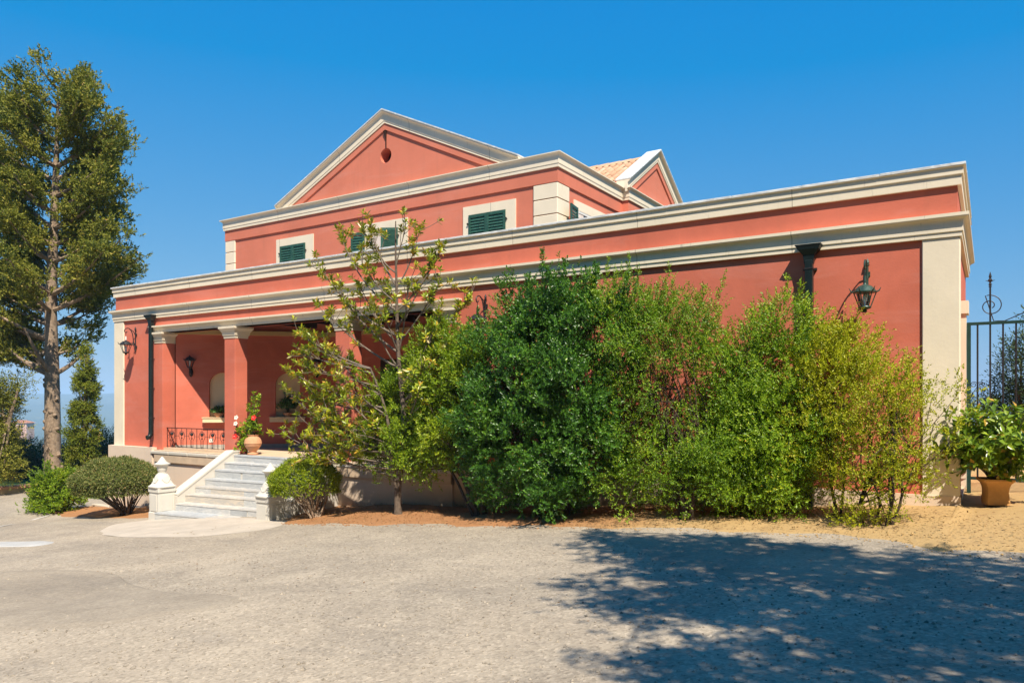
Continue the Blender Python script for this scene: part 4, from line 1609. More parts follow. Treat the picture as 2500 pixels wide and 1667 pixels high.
# plants standing in the niches
for (c, h), kind in zip(NI, ('low', 'bushy')):
    b = np.array(spl(c - (.06 if kind == 'low' else 0), 2.119, .02))
    t = thing('niche_plant', 'low round succulent in a shallow bowl in the left niche' if kind == 'low' else 'dark bushy plant in a pot in the right niche', 'potted plant', tuple(b), 'plants in the veranda niches')
    MB().lathe([(.08, 0), (.10, .02), (.125, .09), (.13, .11), (.115, .11)], tuple(b), 18).build('pot', M['terracotta'], t, smooth=True)
    n = 130 if kind == 'low' else 260
    d = rand_dirs(n)
    d[:, 2] = abs(d[:, 2])
    O = b + np.array([0, 0, .12 if kind == 'low' else .22]) + d * (np.array([.17, .17, .13]) if kind == 'low' else np.array([.26, .20, .28])) * rng.uniform(.5, 1.1, (n, 1))
    if kind == 'bushy': O[:14] += np.array([0, 0, .16])
    plant_leaves(t, 'foliage', O, d + np.array([0, 0, .4]), L['dark'], .05, .026, 5, .05, .35)
    sm = MB()
    for i in range(14): sm.tube([b + (0, 0, .08), O[i]], .004, 4)
    sm.build('stem', M['bark_dark'], t)

# ochre planter by the gate
PX = .06
pz = gz(PX, 11.35) + .06
pl = thing('potted_camellia', 'flared square clay planter with a broad leaved glossy shrub beside the gate', 'potted plant', (PX, 11.35, pz))
m = MB()
prev = None
pr = [(.155, -.02), (.165, .02), (.158, .07), (.152, .14), (.158, .20), (.178, .25), (.215, .285), (.225, .292), (.225, .312), (.20, .315), (.17, .26)]
v, f = [], []
rot = R_(18)
n = 20
for s, z in pr:
    for k in range(n):
        th = 2 * PI * k / n + PI / 4
        c_, s_ = math.cos(th), math.sin(th)
        rr = s * .84 * (abs(c_) ** 7 + abs(s_) ** 7) ** (-1 / 7)
        xx, yy = rr * c_, rr * s_
        v.append((PX + xx * math.cos(rot) - yy * math.sin(rot), 11.35 + xx * math.sin(rot) + yy * math.cos(rot), pz + z))
for i in range(len(pr) - 1):
    for k in range(n): f.append((i * n + k, i * n + (k + 1) % n, (i + 1) * n + (k + 1) % n, (i + 1) * n + k))
f.append(tuple((len(pr) - 1) * n + k for k in range(n)))
f.append(tuple(range(n - 1, -1, -1)))
m.add(v, f).build('planter', M['pot_ochre'], pl, smooth=True)
st = MB()
O, A = [], []
b = np.array([PX, 11.35, pz + .28])
for i in range(230):
    d = rand_dirs(1)[0]
    d[2] = d[2] * .95 + .05
    tip = b + np.array([-.04, -.05, .50]) + d * np.array([.70, .58, .50]) * rng.uniform(.55, 1.05)
    pts = bez(b + rng.normal(0, .03, 3) * (1, 1, 0), b + np.array([(tip - b)[0] * .35, (tip - b)[1] * .35, .35]), tip, 7)
    if i % 3 == 0: st.tube(pts, list(np.linspace(.014, .004, 7)), 5)
    for q in pts[4:]:
        O.append(q)
        A.append(nrm((tip - pts[3])[None])[0] * .9 + np.array([0, 0, .2]) + rng.normal(0, .3, 3))
st.build('stem', M['bark_grey'], pl)
plant_leaves(pl, 'foliage', O, A, L['camellia'], .115, .052, 6, .07, .5, (50, 95))

# ------------------------------------------------------------------ gate
gy = 12.35
gt = thing('iron_gate', 'tall green and black iron bar gate with spiral crest right of the villa', 'gate', (.9, gy, 1.2))
zr_ = 3.66
zg0 = gz(0.5, gy) + .1
MB().box(XR + .075, XR + .125, gy - .03, gy + .03, zg0 - .2, zr_ + .02).build('gate_post', M['gategreen'], gt)
MB().box(XR + .075, 2.6, gy - .02, gy + .02, zr_ - .02, zr_ + .02).build('top_rail', M['gategreen'], gt)
MB().box(XR + .125, 2.6, gy - .015, gy + .015, zg0 + .1, zg0 + .14).build('bottom_rail', M['gategreen'], gt)
bars_x = [(-.145 + .15 * i) for i in range(18)]
for i, x in enumerate(bars_x):
    MB().tube([(x, gy, zg0 + .1), (x, gy, zr_ - .01 if i != 1 else zr_ + .52)], .012, 7).build('bar', M['iron'], gt)
xb = bars_x[1]
fb = MB().lathe([(.012, 0), (.022, .012), (.012, .025), (.024, .04), (.014, .055), (.012, .075), (.03, .10), (.012, .125), (.020, .15), (.012, .18), (.003, .215)], (xb, gy, zr_ + .50), 8)
fb.tube([(xb - .055, gy, zr_ + .60), (xb, gy, zr_ + .575), (xb + .055, gy, zr_ + .60)], [.003, .008, .003], 5)
fb.build('finial', M['iron'], gt)
sp_ = [(xb + q[0], zr_ + .24 + q[1]) for q in spiral(0, 0, .035, .155, -.3 * PI, 2.62 * PI, 44)]
tail = [(xb + .04, zr_ + .03), (xb + .17, zr_ + .022), (xb + .34, zr_ + .10), (xb + .6, zr_ + .22), (xb + .95, zr_ + .36), (xb + 1.4, zr_ + .42)]
MB().tube([(a, gy, b) for a, b in sp_] + [(a, gy, b) for a, b in tail], .0075, 6).build('spiral_crest', M['iron'], gt)
bc = MB()
x0g, x1g = bars_x[0] - .16, bars_x[0] + .5
bc.tube([(x0g + .03, gy - .012, 2.55), (bars_x[0], gy - .012, 2.78), (bars_x[0] + .16, gy - .012, 2.56)], .006, 5)
for sg in (-1, 1):
    bc.tube([(bars_x[0] + sg * q[0] + sg * .045, gy - .012, 2.80 + q[1]) for q in spiral(0, 0, .012, .045, 0, 3 * PI, 20)], .005, 5)
bc.build('scroll_brace', M['iron'], gt)
lp = MB()
lp.add([(XR + .125, gy + .005, zg0 + .14), (2.6, gy + .005, zg0 + .14), (2.6, gy + .005, 2.42), (.45, gy + .005, 2.42), (XR + .125, gy + .005, 2.36), (XR + .125, gy + .015, zg0 + .14), (2.6, gy + .015, zg0 + .14), (2.6, gy + .015, 2.42), (.45, gy + .015, 2.42), (XR + .125, gy + .015, 2.36)],
       [(0, 1, 2, 3, 4), (9, 8, 7, 6, 5), (0, 5, 6, 1), (1, 6, 7, 2), (2, 7, 8, 3), (3, 8, 9, 4), (4, 9, 5, 0)])

# ------------------------------------------------------------------ low wall at the far left
lw_ = thing('garden_wall', 'low sand coloured garden wall with rough terracotta coping at the far left', 'wall', (-27.0, 11.0, -1.0))
MB().box(-27.25, -27.0, -4, 17.5, -1.6, -.34).build('wall_face', M['sandwall'], lw_)
for i in range(24):
    y0 = -4 + i * .896
    MB().bbox(-27.30 + rng.normal(0, .01), -26.93 + rng.normal(0, .012), y0 + .006, y0 + .89, -.34, -.255 + rng.normal(0, .006), .02).build('coping_stone', M['terracotta'], lw_)
kb = thing('kerb', 'pale stone kerb along the foot of the villa left of the steps', 'kerb', (-18, 10.9, 0))
for i in range(6):
    x = -20.3 + i * .86
    MB().bbox(x + .004, x + .852, 10.62, 10.78, gz(x, 10.7) - .15, gz(x, 10.7) + .11 + rng.normal(0, .006), .015).build('kerb_stone', M['concrete'], kb)

# ------------------------------------------------------------------ planting along the facade
GRP = 'shrubs along the facade'


def lobe(u, v, Y, ru, rv, ry):
    """ellipsoid lobe: centre measured in the photograph on the plane y=Y, radii in metres"""
    p = at(u, v, Y)
    return (p[0], p[1], p[2], ru, ry, rv)


def stem_to(sx, sy, u, v, Y, r):
    p = at(u, v, Y)
    return (sx, sy, p[0], p[1], p[2], r)


# yellow-green shrub behind the magnolia
shrub('shrub', 'loose yellow green shrub behind the magnolia trunk with a leaning dark stem', 'shrub', (-7.2, 10.1, gz(-7.2, 10.1)),
      [stem_to(-7.12, 10.0, 1075, 1080, 10.2, .055), stem_to(-7.0, 10.05, 1180, 1000, 10.3, .05), stem_to(-7.14, 9.98, 1000, 960, 10.3, .03)],
      [lobe(985, 1000, 10.25, .62, .72, .5), lobe(1075, 900, 10.35, .62, .75, .5), lobe(1060, 1060, 10.2, .72, .42, .5), lobe(1125, 870, 10.4, .42, .42, .4), lobe(930, 1080, 10.1, .42, .36, .36), lobe(1010, 1120, 10.1, .4, .28, .36), lobe(1150, 960, 10.3, .5, .6, .45)],
      L['lime'], GRP, dens=22, per=14, ll=.058, lw=.020, slen=.16, tintb=.04, shoots=14, tall=.4)
# the big dark one
shrub('shrub', 'largest dark glossy green shrub in the middle of the facade', 'shrub', (-5.6, 10.05, gz(-5.6, 10.05)),
      [(-5.68, 10.05, *at(1310, 1000, 10.1), .07), (-5.5, 10.1, *at(1420, 900, 10.2), .06), (-5.85, 10.0, *at(1230, 1000, 10.0), .05)],
      [lobe(1290, 1080, 9.85, .85, .62, .62), lobe(1260, 930, 9.95, .80, .75, .65), lobe(1400, 960, 9.95, .85, .9, .7), lobe(1330, 800, 10.15, .72, .72, .6), lobe(1420, 1090, 9.9, .7, .62, .6), lobe(1385, 765, 10.3, .52, .46, .45), lobe(1300, 775, 10.3, .48, .42, .4), lobe(1235, 820, 10.2, .42, .45, .4), lobe(1185, 1050, 9.9, .5, .6, .5), lobe(1195, 1150, 9.85, .42, .42, .42), lobe(1340, 1180, 9.8, .7, .36, .5), lobe(1460, 830, 10.1, .5, .6, .5)],
      L['dark'], GRP, dens=19, per=14, ll=.050, lw=.024, slen=.12, k=9, sig=.085, shoots=46, tall=.5, sr=.04)
shrub('shrub', 'mid green open shrub with bare twigs, immediately right of the largest dark shrub', 'shrub', (-3.5, 9.85, gz(-3.5, 9.85)),
      [(-3.50, 9.83, *at(1660, 950, 10.1), .05), (-3.42, 9.86, *at(1730, 1000, 10.1), .035), (-3.6, 9.9, *at(1590, 980, 10.1), .03)],
      [lobe(1560, 880, 10.15, .55, .75, .5), lobe(1580, 785, 10.3, .46, .48, .42), lobe(1645, 840, 10.1, .42, .5, .42), lobe(1540, 1050, 10.0, .45, .6, .42), lobe(1700, 800, 10.25, .32, .42, .34), lobe(1500, 755, 10.3, .36, .36, .36), lobe(1740, 1060, 10.0, .34, .5, .4), lobe(1590, 1150, 9.9, .45, .35, .4), lobe(1640, 1130, 9.85, .42, .34, .36), lobe(1700, 1165, 9.8, .40, .28, .34), lobe(1760, 1160, 9.95, .36, .28, .34), lobe(1520, 1180, 9.8, .4, .28, .36)],
      L['mid'], GRP, dens=17, per=12, ll=.037, lw=.015, slen=.13, shoots=44, tall=.5, nbranch=60, bark='bark_dark', inner=.15)
shrub('shrub', 'bright green bushy shrub under the square drainpipe', 'shrub', (-2.4, 10.7, gz(-2.4, 10.7)),
      [(-2.40, 10.75, *at(1880, 1000, 10.6), .06), (-2.55, 10.7, *at(1820, 1000, 10.5), .05), (-2.25, 10.7, *at(1950, 1020, 10.5), .05)],
      [lobe(1850, 900, 10.45, .55, .62, .42), lobe(1900, 1030, 10.35, .62, .62, .48), lobe(1800, 1040, 10.3, .5, .62, .45), lobe(1900, 830, 10.55, .42, .45, .35), lobe(1830, 1150, 10.3, .52, .35, .42), lobe(1930, 1140, 10.35, .45, .35, .4), lobe(1780, 900, 10.4, .4, .5, .38), lobe(1900, 1190, 10.3, .5, .24, .4), lobe(1800, 1195, 10.2, .45, .22, .36)],
      L['mid'], GRP, dens=21, per=14, ll=.040, lw=.017, slen=.14, shoots=34, tall=.4, tintb=.1)
shrub('shrub', 'yellow green shrub with a tall spray reaching up to the right lantern', 'shrub', (-1.75, 10.3, gz(-1.75, 10.3)),
      [(-1.62, 10.15, *at(2035, 1050, 10.35), .022), (-1.60, 10.17, *at(2060, 960, 10.5), .018), (-1.7, 10.3, *at(1990, 1000, 10.4), .022)],
      [lobe(2040, 930, 10.45, .42, .40, .3), lobe(2010, 1040, 10.35, .38, .42, .32), lobe(2050, 850, 10.7, .24, .28, .2), lobe(2040, 810, 10.75, .13, .20, .13), lobe(2090, 880, 10.55, .24, .3, .2), lobe(1985, 930, 10.45, .28, .35, .25), lobe(2030, 1130, 10.3, .30, .25, .26)],
      L['yellow'], GRP, dens=20, per=12, ll=.038, lw=.016, slen=.12, shoots=14, tall=.2, sr=.02, nbranch=30, inner=.1)
shrub('shrub', 'sparse yellowing shrub with several bare stems in front of the right corner pilaster', 'shrub', (-1.0, 9.6, gz(-1.0, 9.6)),
      [(-1.03, 9.56, *at(2180, 1000, 9.75), .022), (-.95, 9.58, *at(2210, 1080, 9.75), .019), (-1.10, 9.6, *at(2120, 1060, 9.8), .017), (-1.0, 9.64, *at(2170, 930, 9.9), .015), (-1.3, 9.75, *at(2110, 1180, 9.85), .010), (-1.22, 9.72, *at(2085, 1150, 9.85), .009)],
      [lobe(2160, 1050, 9.75, .42, .42, .35), lobe(2200, 960, 9.8, .32, .36, .28), lobe(2110, 1090, 9.8, .32, .38, .3), lobe(2230, 1080, 9.7, .22, .42, .26), lobe(2190, 1160, 9.7, .36, .26, .3), lobe(2140, 950, 9.85, .22, .34, .22), lobe(2100, 1180, 9.75, .24, .22, .24), lobe(2110, 1270, 9.7, .16, .09, .14)],
      L['yellow'], GRP, dens=14, per=9, ll=.036, lw=.015, slen=.13, shoots=18, tall=.32, sr=.022, nbranch=60, inner=.35, tintb=.03)


# clipped round bushes
def clipped(name, label, base, c, r, mat, n, ll, lw, bark, openside=None):
    t = thing(name, label, 'bush', base, 'clipped round bushes by the steps')
    d = rand_dirs(n)
    k = d[:, 2] > -.45
    d = d[k]
    if openside is not None:
        od = np.array(openside) / np.linalg.norm(openside)
        keep = (d @ od) < rng.uniform(.25, 1.25, len(d))
        d = d[keep]
    rad = 1 + rng.normal(-.03, .045, len(d))
    bump = 1 + .05 * np.sin(d[:, 0] * 7 + 1) * np.sin(d[:, 1] * 8) + .03 * np.sin(d[:, 2] * 9)
    O = np.array(c) + d * np.array(r) * (rad * bump)[:, None]
    low = O[:, 2] < c[2] - r[2] * .55
    O[low, 2] = c[2] - r[2] * (.55 + rng.uniform(0, .12, low.sum()))
    V = sprigs(O, d + rng.normal(0, .5, d.shape) + np.array([0, 0, .25]), .06, 6, ll, lw)
    T = np.clip(.45 + np.tile(rng.normal(0, .16, len(O)), 6) + rng.normal(0, .2, len(V)), 0, 1)
    leaf_obj('crown', V, T, mat, t)
    m = MB()
    for i in range(46):
        dd = d[rng.integers(len(d))]
        tip = np.array(c) + dd * np.array(r) * .8
        tip[2] = min(max(tip[2], c[2] - r[2] * .5), c[2])
        b = np.array(base) + np.array([rng.normal(0, .05), rng.normal(0, .05), -.03])
        m.tube(bez(b, (b * .6 + tip * .4) + np.array([0, 0, .02]), tip, 7), list(np.linspace(.019, .004, 7)), 5)
    m.build('stem', M[bark], t)
    return t


gl = gz(-17.05, 9.75)
clipped('clipped_bush', 'wide clipped olive green bush left of the stone post, casting a shadow on bare soil', (-17.05, 9.75, gl + .02), (-17.5, 9.75, .62), (.93, .88, .52), L['box'], 19000, .036, .017, 'bark_dark')
gr = gz(-10.85, 9.75)
clipped('clipped_bush', 'small clipped lime green bush right of the steps, thin on its right side', (-10.72, 9.80, gr + .06), (-10.98, 9.76, gr + .66), (.62, .60, .42), L['boxlime'], 10000, .030, .014, 'bark', (1.0, -.3, -.35))
bz = gz(-20.6, 9.9)
shrub('shrub', 'loose bright green shrub at the left end beside the wide clipped bush', 'shrub', (-20.6, 9.9, bz),
      [(-20.6, 9.9, -20.6, 9.9, .35, .03), (-20.45, 9.95, -20.2, 9.9, .3, .025), (-20.75, 9.9, -21.0, 9.9, .3, .025)],
      [(-20.6, 9.9, .30, .42, .40, .34), (-20.25, 9.9, .14, .36, .38, .34), (-20.95, 9.85, .06, .30, .34, .32), (-20.6, 9.75, -.18, .42, .36, .20), (-20.25, 10.0, .34, .18, .22, .15)],
      L['lime'], 'shrubs at the left end', dens=30, per=13, ll=.050, lw=.026, slen=.10, shoots=7, tall=.2, tintb=-.05, zmin=bz + .02)


# ------------------------------------------------------------------ magnolia
def magnolia():
    bx_, by_ = -8.72, 9.88
    zb = gz(bx_, by_) + .05
    t = thing('magnolia_tree', 'young magnolia with pale upswept branches and rust tinted leaf clusters right of the steps', 'tree', (bx_, by_, zb))
    mb = MB()
    main = [at(972, 1262, 9.88), at(972, 1180, 9.9), at(985, 1100, 9.9), at(985, 1000, 9.92), at(975, 900, 9.95), at(970, 800, 9.97), at(968, 700, 10.0), at(966, 620, 10.0), at(966, 540, 10.0)]
    sec = [at(970, 1200, 9.86), at(958, 1130, 9.82), at(952, 1060, 9.8), at(935, 980, 9.78), at(905, 900, 9.76)]
    main[0][2] = zb - .06

    def fine(P, k=5):
        P = np.array(P)
        out = []
        for i in range(len(P) - 1):
            p0, p1, p2, p3 = P[max(i - 1, 0)], P[i], P[i + 1], P[min(i + 2, len(P) - 1)]
            for tt in np.linspace(0, 1, k, endpoint=False):
                out.append(.5 * ((2 * p1) + (-p0 + p2) * tt + (2 * p0 - 5 * p1 + 4 * p2 - p3) * tt ** 2 + (-p0 + 3 * p1 - 3 * p2 + p3) * tt ** 3))
        out.append(P[-1])
        return np.array(out)
    mf, sf = fine(main), fine(sec)
    tk = MB()
    tk.tube(mf, list(np.concatenate([[.095, .078], np.linspace(.066, .010, len(mf) - 2)])), 10)
    tk.tube(sf, list(np.linspace(.045, .013, len(sf))), 8)
    tips, dirs = [], []
    # first-order branches: origin on the trunk, tip in the photograph
    br = [(935, 1170, 682, 1060, 9.6), (940, 1140, 740, 1040, 9.55), (945, 1110, 705, 972, 9.6), (950, 1080, 760, 1110, 9.5), (930, 1020, 765, 975, 9.6), (935, 1000, 728, 912, 9.55), (920, 960, 760, 900, 9.6), (905, 930, 720, 860, 9.7),
          (910, 900, 728, 812, 9.8), (930, 880, 770, 840, 9.6), (975, 900, 800, 770, 9.8), (972, 860, 820, 720, 9.9), (970, 820, 800, 665, 9.95), (972, 840, 860, 690, 9.7), (968, 760, 850, 600, 10.0), (968, 740, 890, 630, 9.8), (968, 700, 880, 560, 10.0),
          (966, 660, 920, 545, 10.0), (966, 640, 1000, 560, 10.1), (968, 700, 1030, 565, 10.2), (970, 760, 1070, 600, 10.2), (970, 800, 1040, 640, 10.1), (972, 840, 1090, 700, 10.3), (975, 880, 1140, 715, 10.4), (978, 930, 1060, 760, 10.0), (975, 850, 1010, 690, 9.8),
          (980, 980, 1080, 850, 10.0), (982, 1000, 1040, 900, 9.7), (975, 900, 910, 780, 9.6), (972, 860, 950, 740, 9.6), (985, 1050, 1030, 960, 9.6), (950, 1060, 850, 980, 9.4), (940, 1020, 830, 920, 9.5), (945, 1050, 800, 1060, 9.3), (925, 980, 840, 880, 9.9), (970, 780, 930, 690, 10.2), (952, 1090, 870, 1060, 9.4),
          (940, 1120, 775, 1010, 9.75), (930, 1000, 770, 950, 9.9), (950, 1120, 790, 1090, 9.7), (945, 1090, 830, 1020, 9.7), (950, 1130, 850, 1110, 9.5), (945, 1150, 800, 1125, 9.6), (940, 1100, 775, 1070, 9.45), (950, 1080, 885, 1095, 9.6), (945, 1120, 890, 1040, 9.45), (925, 980, 800, 1000, 9.5)]
    allp = np.concatenate([mf, sf])
    for (u0, v0, u1, v1, Y1) in br:
        p0 = at(u0, v0, 9.88)
        p0 = allp[np.argmin(((allp - p0) ** 2).sum(1))]
        p1 = at(u1, v1, Y1) + np.array([0, rng.normal(0, .12), 0])
        d = p1 - p0
        mid = p0 + d * np.array([.55, .55, .35]) + rng.normal(0, .05, 3)
        pts = bez(p0, mid, p1, 10)
        ln = np.linalg.norm(d)
        mb.tube(pts, list(np.linspace(.010 + .007 * ln, .0055, 10)), 6)
        tips.append(p1)
        dirs.append(pts[-1] - pts[-2])
        for _ in range(int(3 + ln * 7)):
            i = rng.integers(4, 10)
            q = pts[i]
            dd = nrm((pts[min(i + 1, 9)] - pts[i - 1])[None])[0] + rng.normal(0, .55, 3) + np.array([0, 0, .45])
            dd = nrm(dd[None])[0]
            e = q + dd * rng.uniform(.12, .40)
            mb.tube(bez(q, (q + e) / 2 + np.array([0, 0, -.03]), e, 5), list(np.linspace(.0065, .0045, 5)), 5)
            tips.append(e)
            dirs.append(dd + np.array([0, 0, .3]))
    tk.build('trunk', M['bark_trunk'], t, smooth=True)
    mb.build('branches', M['bark_grey'], t, smooth=True)
    tips, dirs = np.array(tips), nrm(np.array(dirs))
    O = np.concatenate([tips, tips[::2] - dirs[::2] * .06])
    A = np.concatenate([dirs, dirs[::2]])
    V = sprigs(O - A * .05, A, .06, 9, .108, .041, (45, 88))
    T = np.clip(.52 + np.tile(rng.normal(0, .12, len(O)), 9) + rng.normal(0, .2, len(V)), 0, .985)
    leaf_obj('crown', V, T, L['magnolia'], t)
    return t


magnolia()


# ------------------------------------------------------------------ trees at the left
def big_tree():
    x, y = -27.9, 13.0
    zb = tz(x, y) - .3
    t = thing('conifer_tree', 'tall conifer with a knotty bare trunk at the left edge', 'tree', (x, y, zb))
    d0 = -x * .5417 + y * .8406
    ppm = 1810 / (x * F2[0] + y * F2[1])

    def T_(u, v, dy=0.0):
        """point on the frontal plane through the trunk, moved dy metres away along the view"""
        d = x * F2[0] + y * F2[1] + dy
        q = F2 * d + R2 * d * (u - 1250) / 1810
        return np.array([q[0], q[1], EZ + (973.5 - v) / 1810 * d])
    mb = MB()
    tr_ = [T_(128, 1200), T_(129, 1120), T_(128, 1000), T_(127, 900), T_(124, 760), T_(130, 600), T_(136, 440), T_(140, 310), T_(142, 215)]
    tr_[0][2] = zb
    P_ = np.array(tr_)
    pts = []
    for i in range(len(P_) - 1):
        for tt in np.linspace(0, 1, 4, endpoint=False): pts.append(P_[i] * (1 - tt) + P_[i + 1] * tt)
    pts.append(P_[-1])
    pts = np.array(pts)
    rad = np.interp(np.arange(len(pts)), [0, 4, 12, 20, 32], [.33, .265, .225, .15, .025])
    mb.tube(pts, list(rad), 14)
    trunk = mb.build('trunk', M['bark'], t, smooth=True)
    for i in range(22):
        k = rng.integers(3, 14)
        a = rng.uniform(0, 2 * PI)
        c = pts[k] + np.array([math.cos(a), math.sin(a), 0]) * rad[k] * .93 + np.array([0, 0, rng.uniform(-.3, .3)])
        e = c + np.array([math.cos(a), math.sin(a), .3]) * rng.uniform(.04, .10)
        MB().tube([c, (c + e) / 2, e], [.085, .07, .02], 7).build('branch_knot', M['bark'], trunk, smooth=True)
    # limbs and foliage pads
    lm = MB()
    C, Dn, Sg = [], [], []
    # outline of the crown: half width (px of the photo) left and right by height
    vv = [122, 150, 185, 203, 265, 276, 332, 403, 444, 480, 490, 524, 551, 564, 636, 669, 694, 760, 830, 880]
    rw = [30, 80, 108, 142, 140, 165, 180, 189, 176, 170, 214, 210, 184, 228, 234, 236, 165, 150, 110, 60]
    lw2 = [15, 90, 132, 150, 200, 205, 215, 225, 235, 240, 240, 245, 250, 250, 255, 255, 250, 240, 220, 130]
    nb_ = 105
    for i in range(nb_):
        f_ = (i + rng.random()) / nb_
        v_ = 162 + (850 - 162) * f_ ** .92
        side_ = 1 if i % 2 else -1
        if side_ > 0 and v_ > 690 and rng.random() < .6: continue
        wmax = np.interp(v_, vv, rw if side_ > 0 else lw2)
        if rng.random() < .22: wmax *= rng.uniform(.5, .8)
        th = rng.uniform(-1.25, 1.25) if v_ < 640 else rng.uniform(-.35, 1.25)
        rr = max(8, wmax - 14)
        uu = 132 + side_ * rr * math.cos(th)
        dy = rr * math.sin(th) * 26 / 1810 * 1.1
        tip = T_(uu, v_, dy)
        drop = np.interp(f_, [0, .3, .7, 1], [110, 105, 80, 45]) * (rr / 170 + .15)
        k = np.argmin(abs(pts[:, 2] - T_(130, min(v_ + drop, 905))[2]))
        p0 = pts[k]
        mid = p0 * .45 + tip * .55 + np.array([0, 0, -.25 - .2 * rng.random()])
        path = bez(p0, mid, tip, 12)
        lm.tube(path, list(np.linspace(.035 + .00022 * rr, .010, 12)), 6)
        ln = np.linalg.norm(tip - p0)
        npad = 3 + int(ln * 2.6)
        for q in range(npad):
            tt = rng.uniform(.30, 1.0) if q else 1.0
            c = path[min(11, int(tt * 11))] + rng.normal(0, .14, 3) + np.array([0, 0, .10])
            if v_ > 740 and ln < 1.2 and side_ > 0: continue
            C.append(c)
            Dn.append(nrm((tip - p0)[None])[0])
            Sg.append(rng.uniform(.7, 1.2))
    # two heavy lower limbs at the left
    for (u1, v1, dy) in ((30, 790, .6), (20, 850, -.5), (60, 800, -1.2), (215, 850, .4)):
        c = T_(u1, v1, dy)
        p0 = T_(126, 915)
        lm.tube(bez(p0, p0 * .5 + c * .5 + np.array([0, 0, -.25]), c, 8), list(np.linspace(.10, .03, 8)), 8)
    lm.build('limbs', M['bark'], t, smooth=True)
    C, Dn, Sg = np.array(C), np.array(Dn), np.array(Sg)
    m = len(C)
    reps = (rng.poisson(24, m) + 5)
    O = np.repeat(C, reps, 0) + rng.normal(0, 1, (reps.sum(), 3)) * np.array([.20, .20, .13]) * np.repeat(Sg, reps)[:, None]
    A = np.repeat(Dn, reps, 0) * .7 + np.array([0, 0, .35]) + rng.normal(0, .55, (reps.sum(), 3))
    V = sprigs(O, A, .22, 8, .105, .045, (25, 60))
    T = np.clip(.45 + np.tile(np.repeat(rng.normal(0, .13, m), reps), 8) + rng.normal(0, .17, len(V)), 0, .97)
    T[rng.random(len(T)) < .01] = 1
    leaf_obj('crown', V, T, L['tree'], t)
    return t


big_tree()


def leafy_tree(name, label, cat, x, y, lobes, mat, dens, per, ll, lw, slen, sig, trunk_r=.12, group=None, k=7, base=None):
    zb = tz(x, y) - .1 if base is None else base
    t = thing(name, label, cat, (x, y, zb), group)
    C, Nn = crown_clumps(lobes, dens, jitter=sig * .8)
    reps = rng.poisson(per, len(C)) + 2
    O = np.repeat(C, reps, 0) + rng.normal(0, sig, (reps.sum(), 3))
    A = np.repeat(Nn, reps, 0) * .7 + np.array([0, 0, .5]) + rng.normal(0, .5, (reps.sum(), 3))
    V = sprigs(O, A, slen, k, ll, lw)
    T = np.clip(.45 + np.tile(np.repeat(rng.normal(0, .13, len(C)), reps), k) + rng.normal(0, .17, len(V)), 0, 1)
    mb = MB()
    top = np.array(max(lobes, key=lambda q: q[2])[:3])
    mb.tube(bez((x, y, zb), ((x + top[0]) / 2, (y + top[1]) / 2, (zb + top[2]) / 2), top, 9), list(np.linspace(trunk_r, trunk_r * .3, 9)), 9)
    for i in rng.choice(len(C), min(16, len(C)), replace=False):
        p0 = np.array([x, y, zb]) + (top - np.array([x, y, zb])) * rng.uniform(.3, .8)
        mb.tube(bez(p0, (p0 + C[i]) / 2, C[i], 6), list(np.linspace(trunk_r * .35, .012, 6)), 5)
    mb.build('trunk', M['bark'], t, smooth=True)
    leaf_obj('crown', V, T, mat, t)
    return t


def FP(u, v, d):
    """point at view distance d seen at (u, v)"""
    q = F2 * d + R2 * d * (u - 1250) / 1810
    return np.array([q[0], q[1], EZ + (973.5 - v) / 1810 * d])


def fl(u, v, d, ru, rv, rd=None):
    p = FP(u, v, d)
    return (p[0], p[1], p[2], ru, rd or ru, rv)


b = FP(205, 1200, 24.5)
leafy_tree('cypress_tree', 'narrow young cypress between the conifer trunk and the villa', 'tree', b[0], b[1],
           [fl(203, 1130, 24.5, .42, .7), fl(203, 1050, 24.5, .40, .8), fl(205, 970, 24.5, .33, .8), fl(208, 900, 24.5, .18, .5), fl(210, 862, 24.5, .08, .3)], L['cypress'], 24, 26, .06, .026, .13, .07, .08)
k = 0
for (u, d, v, ru, rv, lab) in ((5, 31, 1110, 1.1, .9, 'dark olive tree behind the garden wall at the left edge'), (85, 33, 1140, 1.1, .7, 'dark olive bush between the garden wall and the conifer trunk'), (165, 34, 1140, 1.0, .8, 'dark olive bush just right of the conifer trunk'), (258, 33, 1110, .75, .9, 'dark olive bush against the left corner of the villa')):
    b = FP(u, v + 40, d)
    leafy_tree('olive_tree', lab, 'tree', b[0], b[1], [fl(u, v, d, ru, rv), fl(u - 25, v + 25, d, ru * .8, rv * .8), fl(u + 20, v + 20, d, ru * .8, rv * .7), fl(u, v - 25, d, ru * .6, rv * .6), fl(u, v + 60, d, ru, rv * .7)], L['olive'], 6, 22, .085, .028, .24, .16, .14, 'olives beyond the garden wall')
b = FP(-40, 1180, 24)
leafy_tree('garden_tree', 'sunlit yellow green tree cut off by the left edge below the conifer', 'tree', b[0], b[1], [fl(-45, 1000, 24, .8, .6), fl(5, 965, 24, .45, .22), fl(-50, 1090, 24, .9, .7), fl(-10, 1070, 24, .5, .45), fl(45, 950, 24, .30, .14), fl(-5, 1140, 24, .6, .4)], L['tree'], 10, 22, .075, .03, .22, .14, .12)
